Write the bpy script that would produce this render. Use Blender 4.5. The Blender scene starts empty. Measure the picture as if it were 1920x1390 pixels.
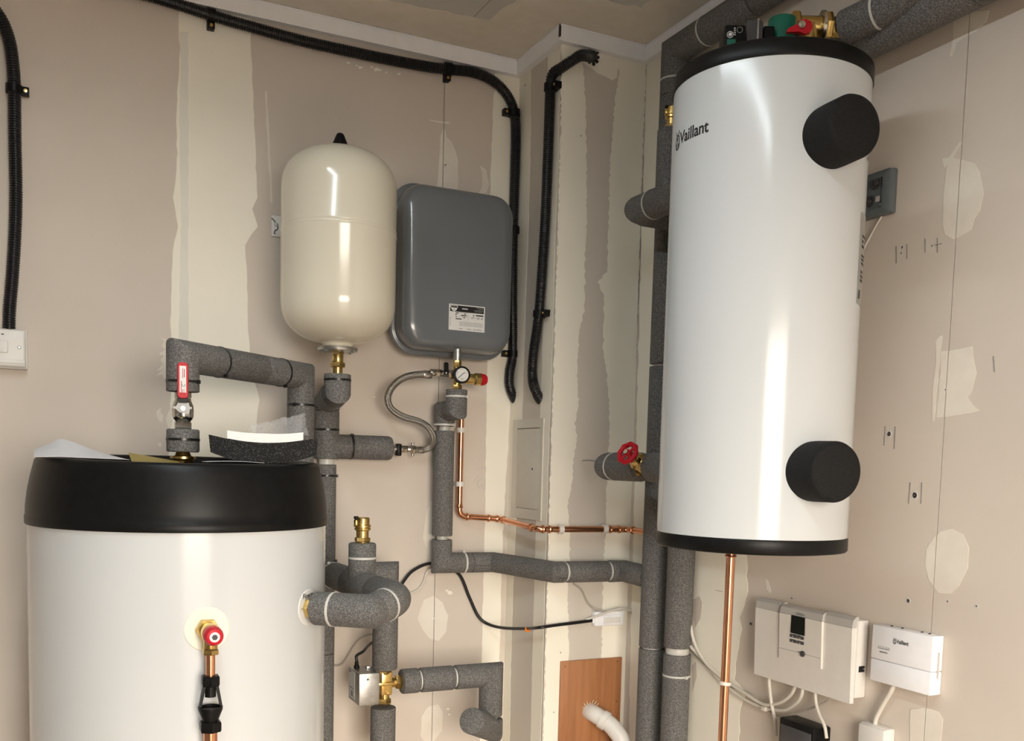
import bpy, bmesh, math, random
from mathutils import Vector, Matrix
random.seed(7)
sc = bpy.context.scene
COL = sc.collection
PI = math.pi
def V(*a): return Vector(a)

# ------------------------------------------------------------------ camera
FPX, CX, CY = 1784.8, 953.0, 1018.7            # focal length and principal point for a 1920x1390 frame
YAW, PITCH, ROLL = 0.44839, -0.08282, 0.02616
CAM = V(0, 0, 1.5)
def _axes():
    F = V(math.sin(YAW), math.cos(YAW), 0); R = V(math.cos(YAW), -math.sin(YAW), 0); U = V(0, 0, 1)
    F2 = F*math.cos(PITCH) + U*math.sin(PITCH); U2 = U*math.cos(PITCH) - F*math.sin(PITCH)
    R3 = R*math.cos(ROLL) + U2*math.sin(ROLL); U3 = U2*math.cos(ROLL) - R*math.sin(ROLL)
    return R3, U3, F2
CR, CU, CF = _axes()
cd = bpy.data.cameras.new('camera'); cam = bpy.data.objects.new('camera', cd); COL.objects.link(cam)
cd.sensor_fit = 'HORIZONTAL'; cd.sensor_width = 36.0; cd.lens = FPX/1920*36
cd.shift_x = (960-CX)/1920; cd.shift_y = (CY-695)/1920; cd.clip_start = 0.02
m = Matrix((CR, CU, -CF)).transposed().to_4x4(); m.translation = CAM; cam.matrix_world = m
sc.camera = cam

# ------------------------------------------------------------------ world, light, exposure
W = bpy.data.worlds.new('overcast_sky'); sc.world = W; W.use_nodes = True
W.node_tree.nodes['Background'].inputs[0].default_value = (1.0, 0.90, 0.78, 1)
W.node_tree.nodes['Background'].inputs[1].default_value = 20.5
LAMP_STRENGTH = 45.0
LAMP_COLOUR = (0.85, 0.955, 1.0, 1)
sc.view_settings.view_transform = 'Standard'; sc.view_settings.look = 'None'
sc.view_settings.gamma = 1.0; sc.view_settings.use_curve_mapping = False
sc.view_settings.exposure = 0.14
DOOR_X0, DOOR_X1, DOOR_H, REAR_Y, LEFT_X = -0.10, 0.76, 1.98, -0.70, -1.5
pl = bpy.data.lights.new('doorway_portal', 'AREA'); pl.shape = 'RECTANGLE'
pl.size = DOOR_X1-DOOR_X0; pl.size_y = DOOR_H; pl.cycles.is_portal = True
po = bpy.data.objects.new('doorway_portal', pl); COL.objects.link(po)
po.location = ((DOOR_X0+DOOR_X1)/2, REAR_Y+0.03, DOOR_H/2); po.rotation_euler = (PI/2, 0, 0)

# ------------------------------------------------------------------ planes of the room
DA, X1, Y2, XC, ZC = 2.30, 1.105, 2.07, 1.343, 2.532   # back wall y, boxing side x, boxing front y, right wall x, ceiling z
def ray(px, py): return CR*((px-CX)/FPX) - CU*((py-CY)/FPX) + CF
def oY(px, py, y): d = ray(px, py); return CAM + d*(y/d.y)
def oX(px, py, x): d = ray(px, py); return CAM + d*(x/d.x)
def A(px, py, off=0): return oY(px, py, DA-off)        # a point measured on the back wall (or off it)
def Cw(px, py, off=0): return oX(px, py, XC-off)       # ... right wall
def Sw(px, py, off=0): return oX(px, py, X1-off)       # ... boxing side
def Fw(px, py, off=0): return oY(px, py, Y2-off)       # ... boxing front

# ------------------------------------------------------------------ materials
def mat(name, col, rough=0.5, metal=0.0, col2=None, scale=30, bump=0.0, bscale=None, spec=0.5, coat=0.0, detail=3, ramp=(0.35, 0.65), vor=False, trans=0.0, emit=None, alpha=None):
    m = bpy.data.materials.new(name); m.use_nodes = True
    nt = m.node_tree; b = nt.nodes['Principled BSDF']
    b.inputs['Roughness'].default_value = rough; b.inputs['Metallic'].default_value = metal
    b.inputs['Specular IOR Level'].default_value = spec; b.inputs['Coat Weight'].default_value = coat
    b.inputs['Coat Roughness'].default_value = 0.06
    if trans: b.inputs['Transmission Weight'].default_value = trans
    tc = nt.nodes.new('ShaderNodeTexCoord')
    if vor:
        nz = nt.nodes.new('ShaderNodeTexVoronoi'); nz.inputs['Scale'].default_value = scale; out = nz.outputs['Distance']
    else:
        nz = nt.nodes.new('ShaderNodeTexNoise'); nz.inputs['Scale'].default_value = scale; nz.inputs['Detail'].default_value = detail; out = nz.outputs['Fac']
    nt.links.new(tc.outputs['Object'], nz.inputs['Vector'])
    rp = nt.nodes.new('ShaderNodeValToRGB')
    c2 = col2 or tuple(c*0.97 for c in col)
    rp.color_ramp.elements[0].position, rp.color_ramp.elements[1].position = ramp
    rp.color_ramp.elements[0].color = (*col, 1); rp.color_ramp.elements[1].color = (*c2, 1)
    nt.links.new(out, rp.inputs['Fac']); nt.links.new(rp.outputs['Color'], b.inputs['Base Color'])
    if bump:
        n2 = nt.nodes.new('ShaderNodeTexNoise'); n2.inputs['Scale'].default_value = bscale or scale; n2.inputs['Detail'].default_value = 2
        nt.links.new(tc.outputs['Object'], n2.inputs['Vector'])
        bp = nt.nodes.new('ShaderNodeBump'); bp.inputs['Strength'].default_value = bump; bp.inputs['Distance'].default_value = 0.002
        nt.links.new(n2.outputs['Fac'], bp.inputs['Height']); nt.links.new(bp.outputs['Normal'], b.inputs['Normal'])
    if emit:
        b.inputs['Emission Color'].default_value = emit[0]; b.inputs['Emission Strength'].default_value = emit[1]
    if alpha is not None: b.inputs['Alpha'].default_value = alpha
    return m
M = {}
M['board'] = mat('plasterboard_paper', (0.66, 0.59, 0.515), 0.8, col2=(0.635, 0.565, 0.49), scale=5, bump=0.05, bscale=220)
M['board2'] = mat('plasterboard_paper_grey', (0.65, 0.60, 0.53), 0.8, col2=(0.62, 0.57, 0.50), scale=5, bump=0.05, bscale=220)
M['fill'] = mat('joint_compound', (0.92, 0.88, 0.765), 0.75, col2=(0.89, 0.85, 0.735), scale=5, bump=0.06, bscale=60)
M['fill2'] = mat('thin_joint_compound', (0.80, 0.75, 0.66), 0.75, col2=(0.76, 0.70, 0.61), scale=25, bump=0.06, bscale=60)
M['fill3'] = mat('second_coat_compound', (0.82, 0.80, 0.72), 0.75, col2=(0.78, 0.76, 0.68), scale=8, bump=0.05, bscale=60)
M['panel'] = mat('off_white_panel', (0.66, 0.63, 0.55), 0.45, scale=30)
M['ceil'] = mat('ceiling_board', (0.60, 0.595, 0.56), 0.85, scale=6, bump=0.05, bscale=200)
M['chipboard'] = mat('chipboard_floor', (0.26, 0.18, 0.115), 0.7, col2=(0.20, 0.135, 0.085), scale=60, bump=0.2)
M['block'] = mat('grey_blockwork', (0.30, 0.29, 0.28), 0.9, scale=30, bump=0.3)
M['gravel'] = mat('gravel', (0.11, 0.10, 0.09), 0.9, scale=40, bump=0.3)
M['pvc'] = mat('white_pvc', (0.92, 0.93, 0.96), 0.3, scale=40)
M['plastic'] = mat('white_plastic', (0.76, 0.74, 0.70), 0.38, scale=40)
M['plasticg'] = mat('light_grey_plastic', (0.50, 0.49, 0.47), 0.4, scale=40)
M['sheet'] = mat('white_sheet_steel', (0.59, 0.615, 0.625), 0.15, col2=(0.58, 0.605, 0.615), scale=3, spec=0.38, coat=0.0)
M['cream'] = mat('cream_enamel', (0.72, 0.68, 0.56), 0.16, col2=(0.71, 0.67, 0.55), scale=3, coat=0.15)
M['greyen'] = mat('grey_enamel', (0.15, 0.165, 0.178), 0.22, col2=(0.145, 0.158, 0.17), scale=4, coat=0.4)
M['black'] = mat('matt_black_plastic', (0.005, 0.005, 0.005), 0.40, col2=(0.007, 0.007, 0.007), scale=60, spec=0.2)
M['conduit'] = mat('black_conduit', (0.010, 0.010, 0.011), 0.34, scale=60)
M['rubber'] = mat('black_rubber', (0.006, 0.006, 0.006), 0.75, col2=(0.016, 0.016, 0.016), scale=700, bump=0.5, bscale=600, spec=0.2)
M['epp'] = mat('speckled_black_foam', (0.30, 0.30, 0.29), 0.5, col2=(0.008, 0.008, 0.008), scale=420, ramp=(0.10, 0.24), vor=True, bump=0.7, bscale=330, spec=0.15)
M['foam'] = mat('grey_foam_insulation', (0.098, 0.096, 0.092), 0.7, col2=(0.25, 0.244, 0.232), scale=420, ramp=(0.42, 0.68), bump=0.9, bscale=420, detail=2, spec=0.35)
M['whitefoam'] = mat('white_packing_foam', (0.85, 0.84, 0.82), 0.7, scale=300, bump=0.2)
M['tieb'] = mat('black_cable_tie', (0.012, 0.012, 0.012), 0.3, scale=60)
M['tiew'] = mat('white_cable_tie', (0.62, 0.61, 0.57), 0.35, scale=60)
M['copper'] = mat('copper', (0.80, 0.40, 0.24), 0.22, 1.0, col2=(0.72, 0.34, 0.19), scale=25)
M['brass'] = mat('brass', (0.72, 0.52, 0.20), 0.26, 1.0, col2=(0.62, 0.43, 0.15), scale=40)
M['chrome'] = mat('nickel_plate', (0.62, 0.59, 0.54), 0.2, 1.0, scale=40)
M['zinc'] = mat('zinc_steel', (0.58, 0.59, 0.58), 0.38, 1.0, col2=(0.46, 0.47, 0.46), scale=60)
M['dullzinc'] = mat('dull_zinc', (0.42, 0.42, 0.41), 0.6, 0.7, scale=60)
M['red'] = mat('red_plastic', (0.52, 0.008, 0.02), 0.42, scale=60, spec=0.3)
M['green'] = mat('green_paint', (0.004, 0.13, 0.085), 0.3, scale=60)
M['orange'] = mat('orange_plastic', (0.85, 0.22, 0.015), 0.35, scale=60)
M['print'] = mat('black_print', (0.012, 0.012, 0.014), 0.4, scale=60)
M['greyprint'] = mat('grey_print', (0.22, 0.22, 0.21), 0.5, scale=60)
M['label'] = mat('white_label', (0.74, 0.74, 0.72), 0.45, scale=60)
M['silverlabel'] = mat('silver_label', (0.42, 0.42, 0.40), 0.35, 0.3, scale=60)
M['screen'] = mat('dark_display', (0.006, 0.009, 0.008), 0.15, scale=60)
M['greybox'] = mat('grey_moulded_plastic', (0.115, 0.135, 0.145), 0.35, scale=60)
M['darkgrey'] = mat('dark_grey_plastic', (0.06, 0.06, 0.065), 0.4, scale=60)
M['ply'] = mat('varnished_plywood', (0.42, 0.185, 0.075), 0.5, col2=(0.33, 0.135, 0.05), scale=12, bump=0.1)
M['pale'] = mat('pale_sealing_disc', (0.82, 0.79, 0.66), 0.5, scale=40)
M['paper'] = mat('paper', (0.62, 0.61, 0.62), 0.6, scale=40)
M['gold'] = mat('gold_card', (0.35, 0.26, 0.05), 0.45, 0.3, scale=40)
M['cable'] = mat('white_cable', (0.66, 0.63, 0.56), 0.4, scale=60)
M['cableg'] = mat('grey_cable', (0.42, 0.39, 0.33), 0.4, scale=60)
M['cableb'] = mat('black_cable', (0.012, 0.012, 0.013), 0.32, scale=60)
M['glass'] = mat('door_glass', (0.9, 0.95, 0.95), 0.0, trans=1.0, scale=10)
M['lamp'] = mat('lit_diffuser', (0.9, 0.9, 0.9), 0.4, emit=(LAMP_COLOUR, LAMP_STRENGTH))
M['bracken'] = mat('dusty_hole', (0.09, 0.065, 0.045), 0.9, scale=300)
# wood grain along z for the plywood
def _grain(m):
    nt = m.node_tree; nz = [n for n in nt.nodes if n.type == 'TEX_NOISE'][0]; tc = [n for n in nt.nodes if n.type == 'TEX_COORD'][0]
    mp = nt.nodes.new('ShaderNodeMapping'); mp.inputs['Scale'].default_value = (6, 6, 0.4)
    nt.links.new(tc.outputs['Object'], mp.inputs['Vector']); nt.links.new(mp.outputs['Vector'], nz.inputs['Vector'])
_grain(M['ply'])
# braided steel: two crossed waves on the tube's UV map
def _braid():
    m = mat('braided_steel', (0.40, 0.385, 0.35), 0.28, 1.0, scale=60); nt = m.node_tree; b = nt.nodes['Principled BSDF']
    uv = nt.nodes.new('ShaderNodeUVMap'); hs = []
    for s in (1, -1):
        mp = nt.nodes.new('ShaderNodeMapping'); mp.inputs['Rotation'].default_value = (0, 0, s*0.7)
        w = nt.nodes.new('ShaderNodeTexWave'); w.inputs['Scale'].default_value = 110
        nt.links.new(uv.outputs['UV'], mp.inputs['Vector']); nt.links.new(mp.outputs['Vector'], w.inputs['Vector']); hs.append(w)
    mx = nt.nodes.new('ShaderNodeMath'); mx.operation = 'MAXIMUM'
    nt.links.new(hs[0].outputs['Fac'], mx.inputs[0]); nt.links.new(hs[1].outputs['Fac'], mx.inputs[1])
    bp = nt.nodes.new('ShaderNodeBump'); bp.inputs['Strength'].default_value = 0.8; bp.inputs['Distance'].default_value = 0.001
    nt.links.new(mx.outputs[0], bp.inputs['Height']); nt.links.new(bp.outputs['Normal'], b.inputs['Normal'])
    return m
M['braid'] = _braid()
def _film():
    m = bpy.data.materials.new('clear_film'); m.use_nodes = True; nt = m.node_tree
    b = nt.nodes['Principled BSDF']; o = nt.nodes['Material Output']
    b.inputs['Base Color'].default_value = (0.9, 0.9, 0.9, 1); b.inputs['Roughness'].default_value = 0.12
    t = nt.nodes.new('ShaderNodeBsdfTransparent'); mx = nt.nodes.new('ShaderNodeMixShader')
    nz = nt.nodes.new('ShaderNodeTexNoise'); nz.inputs['Scale'].default_value = 60
    rp = nt.nodes.new('ShaderNodeMapRange'); rp.inputs['To Min'].default_value = 0.0; rp.inputs['To Max'].default_value = 0.30
    nt.links.new(nz.outputs['Fac'], rp.inputs['Value']); nt.links.new(rp.outputs['Result'], mx.inputs['Fac'])
    nt.links.new(t.outputs[0], mx.inputs[1]); nt.links.new(b.outputs[0], mx.inputs[2]); nt.links.new(mx.outputs[0], o.inputs['Surface'])
    return m
M['film'] = _film()

# ------------------------------------------------------------------ mesh helpers
def perp(d):
    d = d.normalized(); a = V(0, 0, 1) if abs(d.z) < 0.9 else V(1, 0, 0)
    s = d.cross(a).normalized(); return s, s.cross(d).normalized()
class Frame:
    def __init__(s, o, r, u, n): s.o, s.r, s.u, s.n = o, r, u, n
    def p(s, a, b, c): return s.o + s.r*a + s.u*b + s.n*c
def fA(o): return Frame(o, V(1,0,0), V(0,0,1), V(0,-1,0))      # things on the back wall / boxing front
def fC(o): return Frame(o, V(0,-1,0), V(0,0,1), V(-1,0,0))     # things on the right wall / boxing side
class MB:
    def __init__(s): s.v = []; s.f = []; s.uv = []; s.hasuv = False
    def add(s, vs, fs, uvs=None):
        n = len(s.v); s.v += [Vector(v) for v in vs]; s.f += [tuple(i+n for i in f) for f in fs]
        s.uv += (uvs or [(0, 0)]*len(vs)); s.hasuv = s.hasuv or uvs is not None
        return s
    def box(s, fr, a0, a1, b0, b1, c0, c1, bev=0.0, seg=2):
        bm = bmesh.new(); bmesh.ops.create_cube(bm, size=1)
        for v in bm.verts: v.co = V((a0+a1)/2 + v.co.x*(a1-a0), (b0+b1)/2 + v.co.y*(b1-b0), (c0+c1)/2 + v.co.z*(c1-c0))
        if bev: bmesh.ops.bevel(bm, geom=bm.edges[:], offset=bev, segments=seg, affect='EDGES', profile=0.5)
        bm.verts.index_update()
        s.add([fr.p(*v.co) for v in bm.verts], [[v.index for v in f.verts] for f in bm.faces]); bm.free(); return s
    def prism(s, fr, poly, c0, c1):
        n = len(poly); vs = [fr.p(a, b, c0) for a, b in poly] + [fr.p(a, b, c1) for a, b in poly]
        fs = [list(range(n))[::-1], list(range(n, 2*n))] + [(i, (i+1) % n, n+(i+1) % n, n+i) for i in range(n)]
        return s.add(vs, fs)
    def lathe(s, o, d, prof, seg=32, ridges=0, amp=0.0):
        d = d.normalized(); u, w = perp(d); vs = []; fs = []
        for r, h in prof:
            for i in range(seg):
                t = 2*PI*i/seg; rr = r*(1 + (amp*math.cos(ridges*t) if ridges else 0))
                vs.append(o + d*h + (u*math.cos(t) + w*math.sin(t))*rr)
        for k in range(len(prof)-1):
            for i in range(seg):
                j = (i+1) % seg; fs.append((k*seg+i, k*seg+j, (k+1)*seg+j, (k+1)*seg+i))
        if prof[0][0] > 1e-6: fs.append(tuple(range(seg))[::-1])
        if prof[-1][0] > 1e-6: fs.append(tuple(range((len(prof)-1)*seg, len(prof)*seg)))
        return s.add(vs, fs)
    def cyl(s, p0, p1, r, seg=24, bev=0.0):
        d = p1-p0; L = d.length; b = min(bev, r*0.9, L/2.01)
        prof = [(r-b, 0), (r-0.3*b, 0.3*b), (r, b), (r, L-b), (r-0.3*b, L-0.3*b), (r-b, L)] if b else [(r, 0), (r, L)]
        return s.lathe(p0, d, prof, seg)
    def hexnut(s, p0, p1, r): return s.lathe(p0, p1-p0, [(r*0.93, 0), (r, (p1-p0).length*0.15), (r, (p1-p0).length*0.85), (r*0.93, (p1-p0).length)], 6)
    def ring(s, o, d, r0, r1, w, seg=32):
        pr = [(r0, -w/2), (r1, -w/2), (r1, w/2), (r0, w/2)]
        d = d.normalized(); u, q = perp(d); vs = []; fs = []
        for r, h in pr:
            for i in range(seg):
                t = 2*PI*i/seg; vs.append(o + d*h + (u*math.cos(t) + q*math.sin(t))*r)
        for k in range(4):
            for i in range(seg):
                j = (i+1) % seg; k2 = (k+1) % 4; fs.append((k*seg+i, k*seg+j, k2*seg+j, k2*seg+i))
        return s.add(vs, fs)
    def torus(s, o, d, R, r, seg=40, sub=12, n=0, amp=0.0):
        u, w = perp(d); d = d.normalized(); vs = []; fs = []
        for i in range(seg):
            t = 2*PI*i/seg; e = u*math.cos(t) + w*math.sin(t); RR = R*(1 + amp*math.cos(n*t))
            for k in range(sub):
                q = 2*PI*k/sub; vs.append(o + e*(RR + r*math.cos(q)) + d*(r*math.sin(q)))
        for i in range(seg):
            for k in range(sub):
                i2 = (i+1) % seg; k2 = (k+1) % sub; fs.append((i*sub+k, i2*sub+k, i2*sub+k2, i*sub+k2))
        return s.add(vs, fs)
    def tube(s, pts, r, seg=24, cap=True, rend=0.0, uv=False, rads=None):
        pts = [Vector(p) for p in pts]
        if rend:                                         # rounded ends
            d0 = (pts[1]-pts[0]).normalized(); d1 = (pts[-1]-pts[-2]).normalized()
            rads = [r-rend, r-rend*0.3, r] + [r]*(len(pts)-2) + [r, r-rend*0.3, r-rend]
            pts = [pts[0], pts[0]+d0*rend*0.3, pts[0]+d0*rend] + pts[1:-1] + [pts[-1]-d1*rend, pts[-1]-d1*rend*0.3, pts[-1]]
        n = len(pts); rads = rads or [r]*n
        dirs = [(pts[i+1]-pts[i]).normalized() for i in range(n-1)]
        u, w = perp(dirs[0]); vs = []; uvs = []; L = 0
        for i in range(n):
            d = dirs[min(i, n-2)]; dp = dirs[max(i-1, 0)]
            if i > 0: L += (pts[i]-pts[i-1]).length
            if i > 0 and i < n-1:
                nb = (dp+d).normalized()
            else: nb = d
            ring = []
            for k in range(seg):
                t = 2*PI*k/seg; q = (u*math.cos(t) + w*math.sin(t))*rads[i]
                den = dp.dot(nb) if abs(dp.dot(nb)) > 0.2 else 0.2
                q = q - dp*(q.dot(nb)/den)               # slide along the incoming segment on to the mitre plane
                ring.append(pts[i]+q); uvs.append((L, k/seg*2*PI*r))
            vs += ring
            if i < n-1 and i > 0:                        # transport the frame to the next segment
                ax = dp.cross(d)
                if ax.length > 1e-7:
                    rot = Matrix.Rotation(dp.angle(d), 3, ax.normalized()); u = rot @ u; w = rot @ w
        fs = [(i*seg+k, i*seg+(k+1) % seg, (i+1)*seg+(k+1) % seg, (i+1)*seg+k) for i in range(n-1) for k in range(seg)]
        if cap: fs += [tuple(range(seg))[::-1], tuple(range((n-1)*seg, n*seg))]
        return s.add(vs, fs, uvs if uv else None)
    def build(s, name, m, parent=None, ang=35, solid=None):
        me = bpy.data.meshes.new(name); off = V(0, 0, 0); p = parent
        while p is not None: off = off + Vector(p.location); p = p.parent
        me.from_pydata([v-off for v in s.v], [], s.f); me.update()
        bm = bmesh.new(); bm.from_mesh(me); bmesh.ops.recalc_face_normals(bm, faces=bm.faces[:]); bm.to_mesh(me); bm.free()
        if s.hasuv:
            ul = me.uv_layers.new(name='UVMap')
            for lp in me.loops: ul.data[lp.index].uv = s.uv[lp.vertex_index]
        me.materials.append(M[m] if isinstance(m, str) else m)
        me.polygons.foreach_set('use_smooth', [True]*len(me.polygons)); me.set_sharp_from_angle(angle=math.radians(ang))
        o = bpy.data.objects.new(name, me); COL.objects.link(o); o.parent = parent
        return o
def fillet(pts, R, n=6):
    out = [Vector(pts[0])]
    for i in range(1, len(pts)-1):
        p = Vector(pts[i]); a = (Vector(pts[i-1])-p); b = (Vector(pts[i+1])-p); r = min(R, a.length*0.49, b.length*0.49)
        a.normalize(); b.normalize(); s, e = p+a*r, p+b*r
        for k in range(n+1):
            t = k/n; out.append(s*(1-t)**2 + p*2*t*(1-t) + e*t*t)
    out.append(Vector(pts[-1])); return out
def spline(pts, n=8):
    pts = [Vector(p) for p in pts]; P = [pts[0]*2-pts[1]] + pts + [pts[-1]*2-pts[-2]]; out = []
    for i in range(1, len(P)-2):
        for k in range(n):
            t = k/n; a, b, c, d = P[i-1], P[i], P[i+1], P[i+2]
            out.append(0.5*((2*b) + (c-a)*t + (2*a-5*b+4*c-d)*t*t + (3*b-a-3*c+d)*t**3))
    out.append(pts[-1]); return out
def resample(pts, step):
    out = [pts[0].copy()]; acc = 0
    for a, b in zip(pts, pts[1:]):
        L = (b-a).length
        if L < 1e-9: continue
        d = (b-a)/L; pos = step-acc
        while pos <= L: out.append(a+d*pos); pos += step
        acc = (acc+L) % step if L else acc
    return out
def thing(name, label, cat, loc=(0, 0, 0), group=None):
    o = bpy.data.objects.new(name, None); COL.objects.link(o); o.location = loc; o.empty_display_size = 0.02
    o['label'] = label; o['category'] = cat
    if group: o['group'] = group
    return o
def tag(o, label, cat, group=None):
    o['label'] = label; o['category'] = cat
    if group: o['group'] = group
    return o
def struct(o): o['kind'] = 'structure'; return o
def text_geo(body, size, bold=0.0):
    cu = bpy.data.curves.new('t', 'FONT'); cu.body = body; cu.size = size; cu.offset = bold; cu.resolution_u = 3
    o = bpy.data.objects.new('t', cu); COL.objects.link(o); dg = bpy.context.evaluated_depsgraph_get(); dg.update()
    me = bpy.data.meshes.new_from_object(o.evaluated_get(dg)); vs = [v.co.copy() for v in me.vertices]; fs = [tuple(p.vertices) for p in me.polygons]
    bpy.data.objects.remove(o); bpy.data.curves.remove(cu); bpy.data.meshes.remove(me); return vs, fs
def emblem():
    """hare inside an egg: two-colour line emblem, unit height, drawn as flat outline pieces"""
    vs = []; fs = []
    def ringp(cx, cy, rx, ry, t, n=28):
        b = len(vs)
        for k in range(n):
            a = 2*PI*k/n; vs.append(V(cx+rx*math.cos(a), cy+ry*math.sin(a), 0)); vs.append(V(cx+(rx-t)*math.cos(a), cy+(ry-t)*math.sin(a), 0))
        for k in range(n):
            j = (k+1) % n; fs.append((b+2*k, b+2*j, b+2*j+1, b+2*k+1))
    def poly(pts): b = len(vs); vs.extend(V(x, y, 0) for x, y in pts); fs.append(tuple(range(b, b+len(pts))))
    ringp(0, -0.10, 0.32, 0.42, 0.085)
    poly([(-0.20, 0.30), (-0.27, 0.52), (-0.19, 0.52), (-0.10, 0.30)]); poly([(0.10, 0.30), (0.19, 0.52), (0.27, 0.52), (0.20, 0.30)])
    poly([(-0.10, 0.12), (0.0, 0.20), (0.10, 0.12), (0.07, -0.02), (0.0, -0.08), (-0.07, -0.02)])
    poly([(-0.15, -0.16), (-0.05, -0.12), (-0.05, -0.38), (-0.13, -0.34)]); poly([(0.05, -0.12), (0.15, -0.16), (0.13, -0.34), (0.05, -0.38)])
    return vs, fs
def logo_geo(size):
    """emblem followed by the word; x from 0"""
    ev, ef = emblem(); tv, tf = text_geo('Vaillant', size*0.98, size*0.022)
    vs = [V(v.x*size*1.1+size*0.33, v.y*size*1.1+size*0.32, 0) for v in ev]; n = len(vs)
    vs += [V(v.x*0.92+size*0.72, v.y, 0) for v in tv]; return vs, ef+[tuple(i+n for i in f) for f in tf]
def flat(mb, fr, geo, a, b, c, rot=0.0):
    ca, sa = math.cos(rot), math.sin(rot)
    return mb.add([fr.p(a+v.x*ca-v.y*sa, b+v.x*sa+v.y*ca, c) for v in geo[0]], geo[1])
def on_cyl(cxy, R, head, z, a, b):                      # a runs to the viewer's right round a vertical cylinder
    h = head + a/R; return V(cxy[0]+R*math.cos(h), cxy[1]+R*math.sin(h), z+b)

# ------------------------------------------------------------------ room shell
WORLD = Frame(V(0, 0, 0), V(1, 0, 0), V(0, 1, 0), V(0, 0, 1))
def slab(name, x0, x1, y0, y1, z0, z1, m): return struct(MB().box(WORLD, x0, x1, y0, y1, z0, z1).build(name, m))
T = 0.012                                                # plasterboard thickness; the wall bases lie behind it
floor = slab('floor', LEFT_X-0.1, XC+0.1, REAR_Y-0.1, DA+0.1, -0.05, 0, 'chipboard')
ceiling = slab('ceiling', LEFT_X-0.1, XC+0.1, REAR_Y-0.1, DA+0.1, ZC+T, ZC+0.08, 'ceil')
wall_back = slab('wall_back', LEFT_X-0.1, X1, DA+T, DA+0.09, 0, ZC, 'board')
wall_boxing_side = slab('wall_boxing_side', X1+T, X1+0.04, Y2+T, DA, 0, ZC, 'board')
wall_boxing_front = slab('wall_boxing_front', X1+T, XC+T, Y2+T, Y2+0.05, 0, ZC, 'board')
wall_right = slab('wall_right', XC+T, XC+0.09, REAR_Y-0.1, Y2+T, 0, ZC, 'board')
wall_left = slab('wall_left', LEFT_X-0.09, LEFT_X, REAR_Y-0.1, DA+0.09, 0, ZC, 'block')
mb = MB(); mb.box(WORLD, LEFT_X, DOOR_X0-0.05, REAR_Y-0.09, REAR_Y, 0, ZC); mb.box(WORLD, DOOR_X1+0.05, XC+0.09, REAR_Y-0.09, REAR_Y, 0, ZC)
mb.box(WORLD, DOOR_X0-0.05, DOOR_X1+0.05, REAR_Y-0.09, REAR_Y, DOOR_H+0.05, ZC)
wall_rear = struct(mb.build('wall_rear', 'block'))
door = struct(MB().box(WORLD, DOOR_X0-0.05, DOOR_X0, REAR_Y-0.08, REAR_Y+0.01, 0, DOOR_H+0.05).box(WORLD, DOOR_X1, DOOR_X1+0.05, REAR_Y-0.08, REAR_Y+0.01, 0, DOOR_H+0.05)
    .box(WORLD, DOOR_X0, DOOR_X1, REAR_Y-0.08, REAR_Y+0.01, DOOR_H, DOOR_H+0.05).build('door_1', 'pvc'))
DL = Frame(V(DOOR_X1, REAR_Y-0.08, 0), V(0.17, -0.985, 0), V(0.985, 0.17, 0), V(0, 0, 1))   # the leaf stands open, outwards
DW = DOOR_X1-DOOR_X0-0.01
leaf = MB().box(DL, 0.0, 0.07, 0, 0.04, 0.01, DOOR_H).box(DL, DW-0.07, DW, 0, 0.04, 0.01, DOOR_H).box(DL, 0.07, DW-0.07, 0, 0.04, 0.01, 0.16).box(DL, 0.07, DW-0.07, 0, 0.04, DOOR_H-0.08, DOOR_H).build('door_leaf', 'pvc', door)
MB().box(DL, 0.07, DW-0.07, 0.017, 0.023, 0.16, DOOR_H-0.08).build('glass_pane', 'glass', leaf)
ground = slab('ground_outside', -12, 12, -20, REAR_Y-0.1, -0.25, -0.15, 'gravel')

G = 0.0008                                               # half of the open joint between two boards
def boards(wall, name, cuts, fn, m):
    for a, b in zip(cuts, cuts[1:]): fn(MB(), a+G, b-G).build(name, m, wall)
XS = A(822, 750).x                                       # open joint in the back wall
XT = A(400, 400).x                                       # taped joint under the broad filler band
boards(wall_back, 'plasterboard', [LEFT_X, XT-1.2, XT, XS, X1+T], lambda q, a, b: q.box(WORLD, a, b, DA, DA+T, 0.0, ZC), 'board')
YS = Cw(1782, 610).y
boards(wall_right, 'plasterboard', [REAR_Y, YS-1.2, YS, Y2], lambda q, a, b: q.box(WORLD, XC, XC+T, a, b, 0.0, ZC), 'board')
MB().box(WORLD, X1, X1+T, Y2, DA-G, 0.0, ZC).build('plasterboard', 'board2', wall_boxing_side)
MB().box(WORLD, X1+T+G, XC-G, Y2, Y2+T, 0.0, ZC).build('plasterboard', 'board2', wall_boxing_front)
boards(ceiling, 'plasterboard', [LEFT_X, -0.35, XS, XC+T], lambda q, a, b: q.box(WORLD, a, b, REAR_Y, DA+T, ZC, ZC+T), 'ceil')

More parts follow.
